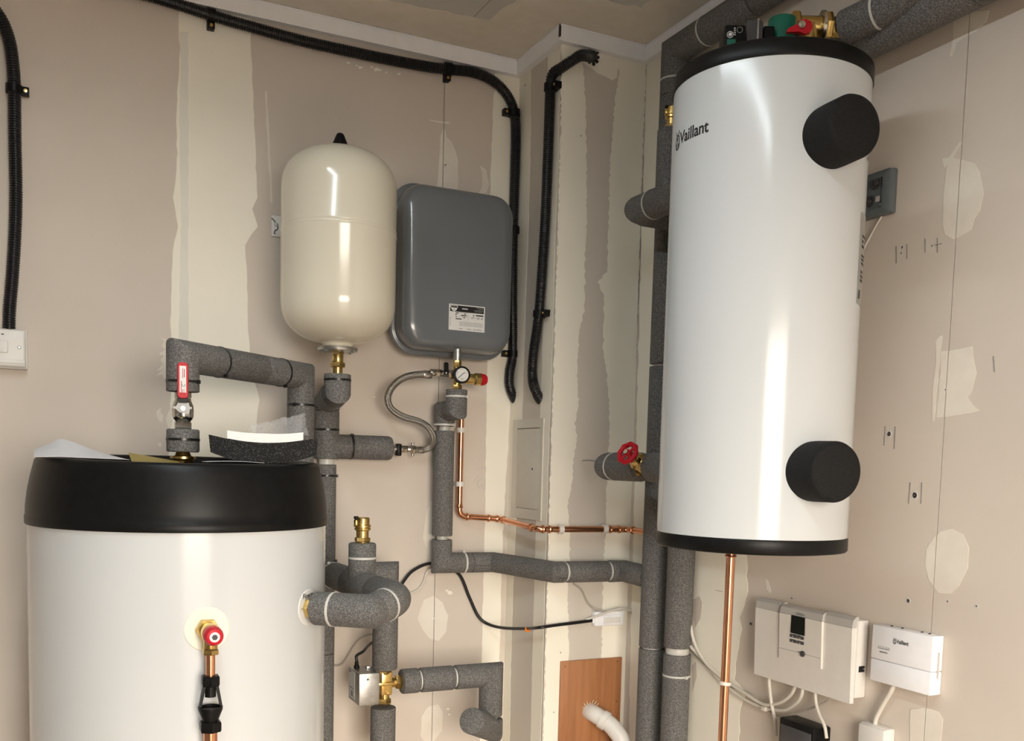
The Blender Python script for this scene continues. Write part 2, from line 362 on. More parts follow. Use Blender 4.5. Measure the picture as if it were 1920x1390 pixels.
def patch(wall, fn, poly, n, m='fill', t=0.0008, jit=0.0013, step=0.016, name='filler_patch'):
    pts = [fn(*p) for p in poly]; out = []
    for i, p in enumerate(pts):
        q = pts[(i+1) % len(pts)]; k = max(1, int((q-p).length/step)); e = (q-p).cross(n).normalized()
        for j in range(k): out.append(p + (q-p)*(j/k) + e*random.uniform(-jit, jit))
    ax, cut = {wall_back: (0, XS), wall_right: (1, YS)}.get(wall, (None, 0)); parts = [out]
    if ax is not None and min(p[ax] for p in out) < cut-0.002 and max(p[ax] for p in out) > cut+0.002:
        parts = []                                       # the open joint runs through the filler
        for sg in (-1, 1):
            lim = cut+sg*G*1.1; res = []
            for i, p in enumerate(out):
                q = out[(i+1) % len(out)]; ip, iq = (p[ax]-lim)*sg >= 0, (q[ax]-lim)*sg >= 0
                if ip: res.append(p)
                if ip != iq: res.append(p+(q-p)*((lim-p[ax])/(q[ax]-p[ax])))
            if len(res) > 2: parts.append(res)
    for out in parts:
        nn = len(out); b = MB().add([p+n*0.0001 for p in out] + [p+n*t for p in out],
            [tuple(range(nn)), tuple(range(nn, 2*nn))] + [(i, (i+1) % nn, nn+(i+1) % nn, nn+i) for i in range(nn)])
        b.build(name, m, wall, ang=20)
def ell(cx, cy, rx, ry, n=18, rot=0.0):
    return [(cx + rx*math.cos(t)*math.cos(rot) - ry*math.sin(t)*math.sin(rot), cy + rx*math.cos(t)*math.sin(rot) + ry*math.sin(t)*math.cos(rot)) for t in (2*PI*k/n for k in range(n))]
NA, NC = V(0, -1, 0), V(-1, 0, 0)
# back wall: broad taped joint, strip beside the corner, patches
patch(wall_back, A, [(336,-30),(334,60),(337,90),(335,130),(331,200),(332,300),(325,370),(328,395),(334,425),(323,470),(320,600),(322,700),(318,800),(316,900),(312,1440),(474,1440),(478,900),(480,800),(486,750),(472,700),(466,620),(463,540),(460,460),(472,440),(484,425),(472,392),(482,370),(478,260),(472,130),(470,60),(470,-20)], NA)
patch(wall_back, A, [(336,60),(339,100),(336,200),(339,420),(334,690),(353,700),(353,380),(353,60)], NA, 'fill3', 0.0012)
patch(wall_back, A, [(928,140),(925,200),(922,260),(919,360),(916,520),(913,680),(911,800),(910,960),(906,1080),(903,1230),(901,1340),(898,1440),(930,1440),(943,1000),(968,560),(976,110),(955,95)], NA)
patch(wall_back, A, [(832,238),(826,256),(823,300),(819,350),(824,400),(858,400),(858,300),(855,284),(846,266),(838,258)], NA, 'fill2')
patch(wall_back, A, [(805,224),(822,227),(843,229),(842,232),(820,231),(806,227)], NA, 'fill2', jit=0.0008)
patch(wall_back, A, [(795,1125),(812,1118),(830,1130),(840,1155),(836,1185),(822,1202),(806,1198),(792,1180),(783,1160),(788,1140)], NA, 'fill2')
patch(wall_back, A, [(790,1345),(802,1325),(822,1320),(830,1335),(828,1370),(805,1400),(788,1380)], NA, 'fill2')
patch(wall_back, A, [(806,940),(800,960),(792,1010),(800,1030),(808,1060),(818,1060),(818,940)], NA, 'fill2')
patch(wall_back, A, ell(818, 860, 6, 22), NA, 'fill2', jit=0.0015)
patch(wall_back, A, [(900,310),(912,318),(917,345),(912,362),(899,365),(905,340)], NA, 'fill2', jit=0.003)
for poly in ([(300,632),(308,640),(303,648),(309,655),(298,664),(307,668),(300,676),(306,684),(294,696),(304,694),(293,706),(305,703),(308,712),(318,700),(318,640)], [(296,768),(302,764),(300,774),(307,780),(305,792),(298,788),(292,778)], [(296,832),(301,830),(303,838),(297,838)], [(316,770),(324,764),(322,800),(315,802),(312,786)]):
    patch(wall_back, A, poly, NA, 'fill2', jit=0.0015, step=0.005, name='filler_smear')
for pp in (((893,879),(900,879),(910,877)), ((887,904),(893,898),(899,891)), ((907,897),(900,899),(895,904),(894,908),(896,912),(899,914)), ((904,908),(900,912),(897,915)), ((910,908),(906,910),(905,914),(908,917),(911,916))):
    MB().tube([A(x, y, 0.0003) for x, y in pp], 0.0005, 6).build('pencil_mark', 'plasticg', wall_back)
MB().tube([Fw(1091,864,0.001), Fw(1104,863,0.001), Fw(1120,866,0.001)], 0.0007, 6).build('pencil_mark', 'greyprint', wall_boxing_front)
for x, y, r in ((653,118,3),(668,123,2),(676,127,4),(697,126,3),(705,130,5),(712,132,3),(724,136,2),(748,139,3),(843,1112,5),(838,1108,3),(840,1330,3),(842,1340,2),(834,310,3),(702,745,2),(812,1160,3)):
    patch(wall_back, A, ell(x, y, r, r*0.7, 8), NA, 'fill', jit=0.001, step=0.004, name='filler_blob')
patch(wall_back, A, [(497,170),(500,172),(504,240),(507,300),(511,380),(508,380),(503,300),(500,240)], NA, 'fill2', jit=0.001, name='filler_smear')
# boxing side and front: filler on both arrises, bare paper between
patch(wall_boxing_side, Sw, [(972,60),(996,60),(996,150),(995,250),(991,430),(986,560),(980,760),(972,900),(962,1100),(958,1250),(955,1440),(938,1440),(944,1200),(952,800),(964,500),(970,250)], NC)
patch(wall_boxing_side, Sw, [(1052,30),(1048,300),(1042,430),(1035,700),(1029,850),(1022,1100),(1018,1250),(1012,1440),(994,1440),(998,1250),(1003,1060),(1008,900),(1016,700),(1022,430),(1027,250),(1028,60)], NC)
patch(wall_boxing_front, Fw, [(1053,70),(1090,90),(1094,128),(1098,214),(1100,330),(1099,430),(1097,486),(1095,584),(1087,619),(1081,705),(1085,760),(1078,795),(1082,828),(1074,868),(1074,895),(1064,950),(1068,990),(1068,1052),(1064,1127),(1066,1200),(1068,1300),(1066,1440),(1017,1440),(1022,1250),(1030,950),(1036,760),(1046,430),(1051,250)], NA, jit=0.0026, step=0.007)
patch(wall_boxing_front, Fw, [(1160,100),(1160,145),(1153,191),(1148,250),(1144,312),(1141,400),(1138,509),(1121,529),(1133,555),(1131,659),(1141,728),(1143,800),(1141,849),(1137,912),(1136,977),(1132,1052),(1130,1100),(1128,1230),(1126,1440),(1174,1440),(1180,1100),(1190,800),(1200,430),(1208,200),(1212,100)], NA, jit=0.0026, step=0.007)
patch(wall_boxing_front, Fw, [(1090,92),(1094,122),(1108,128),(1120,140),(1135,142),(1148,150),(1158,146),(1162,95)], NA, jit=0.004)
# right wall: strip in the corner, jagged lower edge, oval patches on the joint
patch(wall_right, Cw, [(1214,60),(1204,400),(1194,800),(1184,1150),(1178,1440),(1385,1440),(1388,1330),(1400,1300),(1378,1275),(1382,1230),(1392,1180),(1388,1160),(1402,1110),(1400,1050),(1403,950),(1408,700),(1425,300),(1440,60)], NC, jit=0.003)
patch(wall_right, Cw, [(1302,1125),(1312,1118),(1318,1130),(1314,1160),(1304,1178),(1299,1150)], NC, 'board', 0.0012, name='bare_patch')
patch(wall_right, Cw, [(1298,1250),(1306,1240),(1308,1270),(1300,1300)], NC, 'board', 0.0012, name='bare_patch')
patch(wall_right, Cw, [(1778,302),(1790,296),(1808,300),(1828,306),(1836,322),(1845,365),(1838,395),(1828,410),(1822,432),(1806,440),(1788,450),(1772,440),(1768,420),(1770,360)], NC, 'fill2')
patch(wall_right, Cw, [(1767,298),(1780,296),(1800,266),(1804,268),(1786,300),(1772,315)], NC, 'fill2', jit=0.0015)
patch(wall_right, Cw, [(1765,660),(1800,656),(1822,650),(1826,670),(1831,700),(1822,735),(1814,745),(1824,760),(1838,770),(1800,778),(1756,784),(1760,740),(1763,700)], NC, 'fill2')
patch(wall_right, Cw, [(1755,640),(1764,630),(1768,632),(1764,660),(1758,720),(1752,790),(1748,792),(1750,730),(1756,680)], NC, 'fill2', jit=0.001)
patch(wall_right, Cw, [(1752,1010),(1765,997),(1785,993),(1806,1002),(1818,1028),(1814,1065),(1800,1098),(1784,1114),(1762,1112),(1742,1090),(1734,1060),(1738,1030)], NC, 'fill2')
patch(wall_right, Cw, [(1788,20),(1856,20),(1850,40),(1832,58),(1812,68),(1796,80),(1786,106),(1781,106),(1788,70)], NC, 'fill2')
patch(wall_right, Cw, [(1708,1332),(1730,1328),(1760,1335),(1768,1350),(1760,1440),(1704,1440)], NC, 'fill2')
patch(wall_right, Cw, [(1434,1085),(1440,1090),(1446,1110),(1444,1113),(1437,1104)], NC, 'fill2', jit=0.0006, step=0.006)
# ceiling: filler along the edges
patch(ceiling, lambda a, b: V(a, b, ZC), [(LEFT_X,2.28),(LEFT_X,2.15),(0.2,2.13),(0.6,2.16),(0.93,2.12),(0.95,1.98),(0.99,1.92),(1.21,1.9),(1.2,1.2),(1.18,-1.4),(1.34,-1.4),(1.34,2.06),(1.1,2.06),(1.1,2.28)], V(0, 0, -1), 'fill2', jit=0.006)
patch(ceiling, lambda a, b: V(a, b, ZC), [(0.72,2.02),(0.82,2.06),(0.86,1.98),(0.78,1.95)], V(0, 0, -1), 'fill2', jit=0.004)
# drilled plugs, pencil ticks and screw heads on the right wall
for px, py, r in ((1667,814,5),(1715,929,6),(1692,464,3),(1690,475,2.5),(1748,461,2),(1777,1128,2),(1831,1137,2.5),(1693,463,2),(1703,1127,4),(1485,1122,2),(1773,731,2.5),(1408,1170,4)):
    c = Cw(px, py); k = r*0.00082
    o = MB().lathe(c-NC*0.004, NC, [(k, 0), (k, 0.0046), (k*1.35, 0.0047), (k*1.45, 0.0040)], 14).build('wall_plug', 'paper', wall_right)
    MB().lathe(c+NC*0.0006, NC, [(k*0.62, 0), (k*0.5, 0.0004)], 10).build('plug_hole', 'bracken', o)
for a, b in (((1681,462),(1681,494)),((1701,458),(1701,486)),((1735,448),(1735,474)),((1758,446),(1758,474)),((1753,460),(1766,457)),((1660,800),(1658,836)),((1679,800),(1677,842)),((1707,905),(1704,945)),((1729,905),(1727,945)),((1863,668),(1865,698)),((1342,1107),(1356,1110)),((1368,1112),(1376,1112))):
    p, q = Cw(*a), Cw(*b); e = (q-p).cross(NC).normalized()*0.00045
    MB().add([p+e+NC*0.001, q+e+NC*0.001, q-e+NC*0.001, p-e+NC*0.001, p+e+NC*0.0002, q+e+NC*0.0002, q-e+NC*0.0002, p-e+NC*0.0002], [(0,1,2,3),(4,5,6,7),(0,1,5,4),(1,2,6,5),(2,3,7,6),(3,0,4,7)]).build('pencil_mark', 'greyprint', wall_right)
for fn, n, w, lst in ((Sw, NC, wall_boxing_side, ((985,160,3),)), (Fw, NA, wall_boxing_front, ((1051,1224,2),(1038,1336,2),(1089,255,2)))):
    for px, py, r in lst: MB().lathe(fn(px, py)+n*0.0005, n, [(r*0.001, 0), (r*0.0008, 0.0006)], 10).build('nail_hole', 'greyprint', w)

# white trunking round the ceiling line (each length a trim of its own)
def trim(i, fr, L, mitre0, mitre1):
    h, d = 0.038, 0.018
    poly = [(0, 0), (L, 0), (L - mitre1*d, d), (mitre0*d, d)]           # plan outline with mitred ends
    up = Frame(fr.o, fr.r, fr.n, V(0, 0, 1))
    b = MB().prism(up, poly, -h, 0)
    o = struct(b.build('trim_%d' % i, 'pvc'))
    lip = MB().prism(up, [(a + (0 if k in (0, 3) else 0), min(c, d)+ (0.0015 if c > 0 else 0)) for k, (a, c) in enumerate(poly)], -0.0055, -0.003)
    lip.build('lid_edge', 'pvc', o)
    return o
zt = ZC-0.0005
trim(1, fA(V(LEFT_X, DA, zt)), X1-LEFT_X, 0, 1)
trim(2, Frame(V(X1, DA, zt), V(0,-1,0), V(0,0,1), V(-1,0,0)), DA-Y2, 1, -1)
trim(3, fA(V(X1, Y2, zt)), XC-X1, -1, 1)
trim(4, Frame(V(XC, Y2, zt), V(0,-1,0), V(0,0,1), V(-1,0,0)), 0.55, 1, 0)
gap = MB().box(Frame(V(X1-0.0185, Y2-0.0185, zt-0.03), V(1,0,0), V(0,1,0), V(0,0,1)), -0.001, 0.0025, -0.001, 0.005, 0, 0.028).build('corner_slot', 'print', bpy.data.objects['trim_3'])

# ------------------------------------------------------------------ the lamp (behind and above the frame)
for lx, ly, lab in ((0.04, 0.66, 'long white batten lamp on the ceiling above the camera'),):
    lt = thing('ceiling_batten_light', lab, 'ceiling light', (lx, ly, ZC))
    fr = Frame(V(lx, ly, ZC), V(0,1,0), V(1,0,0), V(0,0,-1))
    MB().box(fr, -0.78, 0.78, -0.035, 0.035, 0.0, 0.03, 0.004).build('body', 'pvc', lt)
    MB().box(fr, -0.75, 0.75, -0.03, 0.03, 0.03, 0.0355, 0.001).build('diffuser', 'lamp', lt)
    for s in (-1, 1): MB().box(fr, s*0.765-0.015, s*0.765+0.015, -0.036, 0.036, 0.0, 0.036, 0.004).build('end_cap', 'pvc', lt)

# ------------------------------------------------------------------ standing cylinder (lower left)
LT, RL = (0.224, 1.887), 0.265
LO = V(LT[0], LT[1], 0)
tk = thing('hot_water_cylinder', 'large white floor-standing cylinder with a domed black lid', 'water tank', LO)
UP = V(0, 0, 1)
MB().lathe(LO, UP, [(RL-0.004, 0.06), (RL, 0.064), (RL, 1.385)], 128).build('body', 'sheet', tk)
MB().lathe(LO, UP, [(RL-0.02, 0.0), (RL-0.02, 0.062)], 96).build('plinth', 'black', tk)
lid = MB().lathe(LO, UP, [(RL-0.01, 1.374), (RL+0.003, 1.374), (RL+0.004, 1.377), (RL+0.0038, 1.3885), (RL+0.0026, 1.390), (RL+0.0022, 1.405), (RL-0.001, 1.43), (RL-0.006, 1.455), (RL-0.011, 1.474), (RL-0.0135, 1.484), (RL-0.018, 1.4895), (RL-0.026, 1.4905), (RL-0.034, 1.489), (RL-0.037, 1.484), (RL-0.039, 1.462), (0.0, 1.462)], 128).build('lid', 'black', tk, ang=50)
for v in lid.data.vertices:                              # the lid sits slightly askew, its far side a little high
    k_ = max(0.0, (v.co.z-1.374)/0.117); v.co.z += k_*(0.003+0.024*v.co.y)
MB().box(Frame(on_cyl(LT, RL, math.radians(172), 0.06, 0, 0), V(math.cos(math.radians(262)), math.sin(math.radians(262)), 0), UP, V(math.cos(math.radians(172)), math.sin(math.radians(172)), 0)), -0.002, 0.002, 0, 1.31, -0.001, 0.0015).build('seam', 'print', tk)
def cyl_disc(cxy, R, head, z, r, t, name, m, parent):
    b = MB(); n = 48; rings = [(0.0, t), (r*0.5, t), (r-0.0012, t), (r, t*0.4), (r, -0.002)]; vs = []; fs = []
    for rr, h in rings:
        for k in range(n):
            q = 2*PI*k/n; vs.append(on_cyl(cxy, R+h, head, z, rr*math.cos(q), rr*math.sin(q)))
    for i in range(len(rings)-1):
        for k in range(n): fs.append((i*n+k, i*n+(k+1) % n, (i+1)*n+(k+1) % n, (i+1)*n+k))
    return b.add(vs, fs).build(name, m, parent)
HS, ZS = math.radians(-88.75), 1.214                      # safety valve port
HF, ZF = math.radians(-43.5), 1.230                       # flow port
cyl_disc(LT, RL, HS, ZS, 0.037, 0.0015, 'sealing_disc', 'pale', tk)
d2 = cyl_disc(LT, RL, HF+0.02, ZF, 0.033, 0.0015, 'sealing_disc', 'label', tk)
g = text_geo('Flow to', 0.0125, 0.0002)
def wrap(mb, cxy, R, head, z, geo, a, b, rot=0.0):
    ca, sa = math.cos(rot), math.sin(rot)
    return mb.add([on_cyl(cxy, R, head, z, a+v.x*ca-v.y*sa, b+v.x*sa+v.y*ca) for v in geo[0]], geo[1])
wrap(MB(), LT, RL+0.0019, HF+0.02, ZF, g, -0.021, 0.0175, 0.05).build('lettering', 'print', d2)
MB().add([on_cyl(LT, RL+0.0019, HF+0.02, ZF, a, b) for a, b in ((-0.026,-0.001),(-0.018,-0.0005),(-0.018,0.0005),(-0.026,0.0002))], [(0,1,2,3)]).build('tick_mark', 'print', d2)

# safety valve with tundish
def dirh(h): return V(math.cos(h), math.sin(h), 0)
n = dirh(HS); p0 = on_cyl(LT, RL, HS, ZS, 0, 0)
sv = thing('safety_valve', 'brass safety valve with a round red cap on the large white cylinder', 'valve', p0)
b = MB(); b.hexnut(p0+n*0.001, p0+n*0.014, 0.0195); b.cyl(p0+n*0.014, p0+n*0.05, 0.0125, 24, 0.002); b.lathe(p0+n*0.03, n, [(0.010,0),(0.0155,0.004),(0.016,0.012),(0.015,0.018)], 24)
vx = p0+n*0.034
b.cyl(vx, vx-UP*0.027, 0.0118, 24, 0.002); b.hexnut(vx-UP*0.027, vx-UP*0.036, 0.0135)
b.build('valve_body', 'brass', sv)
cp = MB().lathe(p0+n*0.049-UP*0.001, n, [(0.0125,0),(0.0152,0.002),(0.0158,0.010),(0.0150,0.018),(0.0125,0.023),(0.0085,0.0245)], 96, 24, 0.018).build('red_cap', 'red', sv)
MB().lathe(p0+n*0.0732-UP*0.001, n, [(0.0082,0),(0.0080,0.001),(0.0058,0.0012)], 32).build('cap_disc', 'label', cp)
MB().lathe(p0+n*0.0736-UP*0.001, n, [(0.0052,0),(0.0048,0.0012)], 6).build('cap_screw', 'print', cp)
ez = 1.158
dp = thing('tundish', 'black tundish on a copper discharge pipe below the red-capped valve', 'tundish', (vx.x, vx.y, 0.9))
q = lambda z: V(vx.x, vx.y, z)
MB().cyl(q(vx.z-0.034), q(1.128), 0.0077, 24).build('copper_pipe', 'copper', dp)
MB().cyl(q(1.058), q(0.9), 0.0112, 24).build('copper_pipe', 'copper', dp)
MB().hexnut(q(1.143), q(1.126), 0.0155).cyl(q(1.127), q(1.108), 0.0088, 20).build('inlet_nut', 'black', dp)
for s in (-1, 1):
    MB().add([V(vx.x+s*a, vx.y+c, z) for a, z in ((0.0075,1.126),(0.0125,1.126),(0.0185,1.092),(0.0145,1.092)) for c in (-0.0045, 0.0045)], [(0,2,3,1),(2,4,5,3),(4,6,7,5),(6,0,1,7),(0,2,4,6),(1,3,5,7)]).build('strut', 'black', dp)
MB().lathe(q(1.0915), -UP, [(0.0165,0.004),(0.0165,0.0),(0.0195,0.0),(0.0195,0.0045),(0.0125,0.0225),(0.0120,0.030),(0.006,0.030)], 32).build('cup', 'black', dp)
MB().hexnut(q(1.067), q(1.050), 0.0185).build('outlet_nut', 'black', dp)

# ------------------------------------------------------------------ wall-hung buffer tank (right)
RT, RR = (1.093, 1.305), 0.16
RO = V(RT[0], RT[1], 0)
bt = thing('buffer_tank', 'tall white wall-hung cylinder with black rings at both ends', 'water tank', (RT[0], RT[1], 1.366))
MB().lathe(RO, UP, [(RR, 1.388), (RR, 2.132)], 128).build('body', 'sheet', bt)
MB().lathe(RO, UP, [(0, 1.366), (RR-0.012, 1.366), (RR-0.001, 1.3675), (RR+0.0012, 1.370), (RR+0.0012, 1.389), (RR, 1.3915), (RR-0.01, 1.3915)], 128).build('bottom_ring', 'black', bt, ang=50)
MB().lathe(RO, UP, [(RR-0.01, 2.126), (RR+0.0012, 2.126), (RR+0.002, 2.128), (RR+0.0015, 2.1505), (RR-0.001, 2.153), (RR-0.012, 2.1535), (0, 2.1535)], 128).build('top_ring', 'black', bt, ang=50)
for z in (2.010, 1.501):
    h = math.radians(265)
    MB().lathe(V(RT[0], RT[1], z), dirh(h), [(0.043, RR-0.02), (0.0465, RR-0.018), (0.0475, RR+0.01), (0.0468, RR+0.050), (0.0445, RR+0.055), (0.040, RR+0.0565), (0, RR+0.0565)], 64).build('port_cap', 'rubber', bt, ang=50)
lg = logo_geo(0.0272)
w_ = max(v.x for v in lg[0])
wrap(MB(), RT, RR+0.0004, math.radians(162), 2.0375, lg, 0, -0.008).build('logo', 'print', bt)
ls = MB(); hh = [math.radians(-62+4*i) for i in range(9)]
vs = []; fs = []
for i, h in enumerate(hh):
    for z in (1.772, 1.915): vs.append(on_cyl(RT, RR+0.0006, h, z, 0, 0))
for i in range(8): fs.append((2*i, 2*i+2, 2*i+3, 2*i+1))
st = ls.add(vs, fs).build('rating_label', 'silverlabel', bt)
def strip(h0, h1, z0, z1, name, parent, m='print'):
    vs = []; k = 4
    for i in range(k+1):
        h = math.radians(h0+(h1-h0)*i/k)
        for z in (z0, z1): vs.append(on_cyl(RT, RR+0.0011, h, z, 0, 0))
    return MB().add(vs, [(2*i, 2*i+2, 2*i+3, 2*i+1) for i in range(k)]).build(name, m, parent)
for z0, z1, a in ((1.878,1.882,-50),(1.870,1.874,-54),(1.862,1.866,-52),(1.848,1.851,-46),(1.842,1.845,-50),(1.836,1.839,-48),(1.822,1.826,-52),(1.815,1.819,-50),(1.808,1.812,-52),(1.780,1.794,-57)):
    strip(-60 if z1 < 1.8 else -58, a, z0, z1, 'print_line', st)
strip(-56, -53, 2.000, 2.006, 'bracket_clip', bt, 'darkgrey')
# hanging rail behind the tank
for z in (1.55, 2.0):
    q_ = fC(V(XC, RT[1]+0.06, z)); MB().box(q_, -0.03, 0.03, -0.02, 0.02, 0.0005, 0.006, 0.001).box(q_, -0.02, 0.02, -0.015, 0.015, 0.004, XC-RT[0]-RR+0.025, 0.001).build('wall_bracket', 'zinc', bt)

# ------------------------------------------------------------------ cream expansion vessel
VX, VY, VR = 0.576, 2.094, 0.125
def zax(px, py, x=VX, y=VY):
    d = ray(px, py); t = (x*CF.x+y*CF.y)/(d.x*CF.x+d.y*CF.y); return (CAM+d*t).z
VO = V(VX, VY, 0)
ve = thing('expansion_vessel', 'round cream expansion vessel with a domed top hung on the wall', 'expansion vessel', (VX, VY, zax(638, 655)))
zt_, zs, zb = zax(636, 279), zax(636, 449)+0.012, zax(638, 652)
dome = 0.092
def domeprof(z0, s, hgt, a=0.0):
    pr = []
    for k in range(15):
        t = PI/2*k/14; e = 2.35
        pr.append((VR*abs(math.cos(t))**(2/e), z0+s*hgt*math.sin(t)**(2/e)))
    return pr
up = [(VR+0.0008, zs+0.004), (VR, zs+0.008)] + domeprof(zt_-dome, 1, dome)
up[-1] = (0, up[-1][1])
MB().lathe(VO, UP, [(VR-0.003, zs+0.0006)] + up, 96).build('upper_shell', 'cream', ve, ang=60)
lo = domeprof(zb+0.005+dome, -1, dome-0.001); lo = [p for p in lo if p[0] > 0.034] + [(0.034, zb+0.006)]
MB().lathe(VO, UP, [(VR-0.003, zs-0.0006), (VR+0.0012, zs-0.003), (VR+0.0012, zs-0.006), (VR, zs-0.010)] + lo + [(0.032, zb-0.002)], 96).build('lower_shell', 'cream', ve, ang=60)
MB().lathe(VO, UP, [(VR-0.0015, zs-0.006), (VR+0.0006, zs-0.002), (VR+0.0006, zs+0.002), (VR-0.0015, zs+0.006)], 96).build('weld_seam', 'cream', ve)
MB().lathe(V(VX, VY, zt_-0.006), UP, [(0.0180, 0), (0.0175, 0.014), (0.0090, 0.034), (0.0068, 0.0375), (0.0035, 0.039), (0, 0.0392)], 24).build('valve_cap', 'black', ve)
MB().lathe(V(VX, VY, zb+0.001), -UP, [(0.034,0), (0.0430,0.002), (0.0442,0.005), (0.0425,0.0095), (0.015,0.0105), (0.0,0.0105)], 48).build('flange', 'zinc', ve)
for k in range(6):
    a = 2*PI*(k+0.4)/6; c = V(VX+0.033*math.cos(a), VY+0.033*math.sin(a), zb-0.008); MB().hexnut(c, c-UP*0.004, 0.0035).build('bolt', 'zinc', ve)
bk = MB().box(fA(A(518, 425)), -0.012, 0.10, -0.024, 0.024, 0.0005, 0.004, 0.001)
bk.box(fA(A(518, 425)), 0.05, 0.075, -0.022, 0.022, 0.003, DA-VY-VR+0.02, 0.001)
bk = bk.build('wall_bracket', 'plastic', ve)
k0 = fA(A(518, 425)+V(0,-0.0042,0))
MB().lathe(k0.p(-0.001, 0.004, 0), k0.n, [(0.005,0),(0.004,0.002),(0.0,0.0024)], 12).build('screw', 'zinc', bk)
MB().tube([k0.p(*p) for p in ((-0.012,0.017,0.0006),(-0.006,0.012,0.0006),(0.0035,-0.002,0.0006),(0.001,-0.008,0.0006),(-0.004,-0.011,0.0006),(-0.0055,-0.016,0.0006),(-0.003,-0.019,0.0006))], 0.0011, 8).build('keyhole_edge', 'print', bk)
b = MB(); c0 = V(VX, VY, zb-0.008)
b.hexnut(c0, c0-UP*0.008, 0.0135); b.cyl(c0-UP*0.007, c0-UP*0.026, 0.0125, 24, 0.001); b.hexnut(c0-UP*0.025, c0-UP*0.036, 0.0165); b.cyl(c0-UP*0.035, c0-UP*0.05, 0.011, 20)
tag(b.build('brass_coupling', 'brass'), 'short brass coupling screwed under the cream expansion vessel', 'pipe fitting')

# ------------------------------------------------------------------ grey flat expansion vessel
def loft(fr, levels, nc=10):
    """rounded rectangles (a0,a1,b0,b1,radius,c) joined front to back"""
    vs = []; fs = []; n = 4*(nc+1)
    for a0, a1, b0, b1, r, c in levels:
        for qx, qy, t0 in ((a1-r, b1-r, 0), (a0+r, b1-r, PI/2), (a0+r, b0+r, PI), (a1-r, b0+r, 1.5*PI)):
            for k in range(nc+1):
                t = t0+PI/2*k/nc; vs.append(fr.p(qx+r*math.cos(t), qy+r*math.sin(t), c))
    for i in range(len(levels)-1):
        for k in range(n): fs.append((i*n+k, i*n+(k+1) % n, (i+1)*n+(k+1) % n, (i+1)*n+k))
    fs += [tuple(range(n)), tuple(range((len(levels)-1)*n, len(levels)*n))]
    return MB().add(vs, fs)
FO = 0.120
gl, gr_ = A(757, 500, FO).x, A(967, 500, FO).x; gt, gb = A(862, 352, FO-0.01).z, A(862, 658, FO).z
go = V((gl+gr_)/2, DA, gb); gw, gh = (gr_-gl)/2, gt-gb
gv = thing('flat_expansion_vessel', 'flat dark grey pressure vessel with rounded corners beside the corner', 'expansion vessel', go)
fr = fA(go)
def lv(inset, c, r): return (-gw+inset, gw-inset, inset, gh-inset, r, c)
loft(fr, [lv(0.03, 0.012, 0.03), lv(0.010, 0.018, 0.045), lv(0.002, 0.030, 0.055), lv(0.002, 0.048, 0.055)]).build('rear_shell', 'greyen', gv, ang=60)
loft(fr, [lv(-0.004, 0.046, 0.058), lv(-0.010, 0.048, 0.063), lv(-0.0115, 0.0515, 0.065), lv(-0.010, 0.055, 0.063), lv(-0.004, 0.057, 0.058)]).build('rim', 'greyen', gv, ang=60)
loft(fr, [lv(0.0, 0.055, 0.056), lv(0.0, 0.085, 0.056), lv(0.002, 0.098, 0.054), lv(0.006, 0.108, 0.05), lv(0.013, 0.116, 0.044), lv(0.022, 0.120, 0.038), lv(0.035, 0.1215, 0.03), lv(0.05, 0.122, 0.02)]).build('front_shell', 'greyen', gv, ang=60)
c = A(875.5, 597, 0.1225)
lf = fA(c)
lb = MB().box(lf, -0.0475, 0.0475, -0.031, 0.031, -0.0006, 0.0003).build('label', 'label', gv)
MB().box(lf, -0.0445, 0.0445, 0.0135, 0.0285, 0.0001, 0.0006).build('label_header', 'print', lb)
shield = [(-0.044,0.0275),(-0.025,0.0275),(-0.0245,0.024),(-0.026,0.0225),(-0.028,0.0175),(-0.032,0.0145),(-0.0345,0.0138),(-0.037,0.0145),(-0.041,0.0175),(-0.043,0.0225),(-0.0445,0.024)]
MB().prism(lf, shield, 0.0004, 0.0009).build('shield_emblem', 'label', lb)
MB().box(lf, -0.0425, -0.0265, 0.0225, 0.0262, 0.0007, 0.0011).build('emblem_band', 'print', lb)
MB().prism(lf, [(-0.0345,0.0205),(-0.0335,0.0185),(-0.0345,0.0165),(-0.0355,0.0185)], 0.0007, 0.0011).build('emblem_drop', 'print', lb)
MB().box(lf, -0.0135, 0.0015, 0.0205, 0.0228, 0.0004, 0.0009).build('header_lettering', 'label', lb)
for a0, a1, b0 in ((0.024,0.042,0.0262),(0.028,0.042,0.0232),(0.018,0.042,0.0196),(0.020,0.040,0.0168)): MB().box(lf, a0, a1, b0, b0+0.0012, 0.0004, 0.0008).build('header_line', 'greyprint', lb)
for a0, a1, b0, hh_ in ((-0.030,-0.022,0.0095,0.002),(-0.008,-0.003,0.0085,0.002),(-0.031,-0.027,0.0055,0.002),(-0.016,-0.001,0.0045,0.0022),(-0.030,-0.027,0.0005,0.002),(-0.010,-0.005,-0.0005,0.002),(-0.030,-0.014,-0.0045,0.0022),(0.016,0.019,0.006,0.003),(0.0235,0.0435,0.0068,0.003),(0.011,0.023,0.0020,0.0012),(0.011,0.016,-0.0002,0.0012),(-0.020,0.043,-0.0108,0.0008),(-0.020,0.043,-0.0135,0.0008),(-0.020,0.042,-0.0162,0.0008),(-0.020,0.043,-0.0189,0.0008),(-0.020,-0.012,-0.027,0.0014),(0.0,0.012,-0.027,0.0014),(0.016,0.040,-0.027,0.0014),(-0.0445,-0.0435,-0.022,0.022),(-0.021,0.0035,0.0118,0.0006),(-0.021,0.0035,0.0032,0.0005),(0.0030,0.0035,-0.004,0.016)):
    MB().box(lf, a0, a1, b0, b0+hh_, 0.0001, 0.0005).build('print_line', 'print' if hh_ > 0.0018 and a1-a0 > 0.002 else 'greyprint', lb)
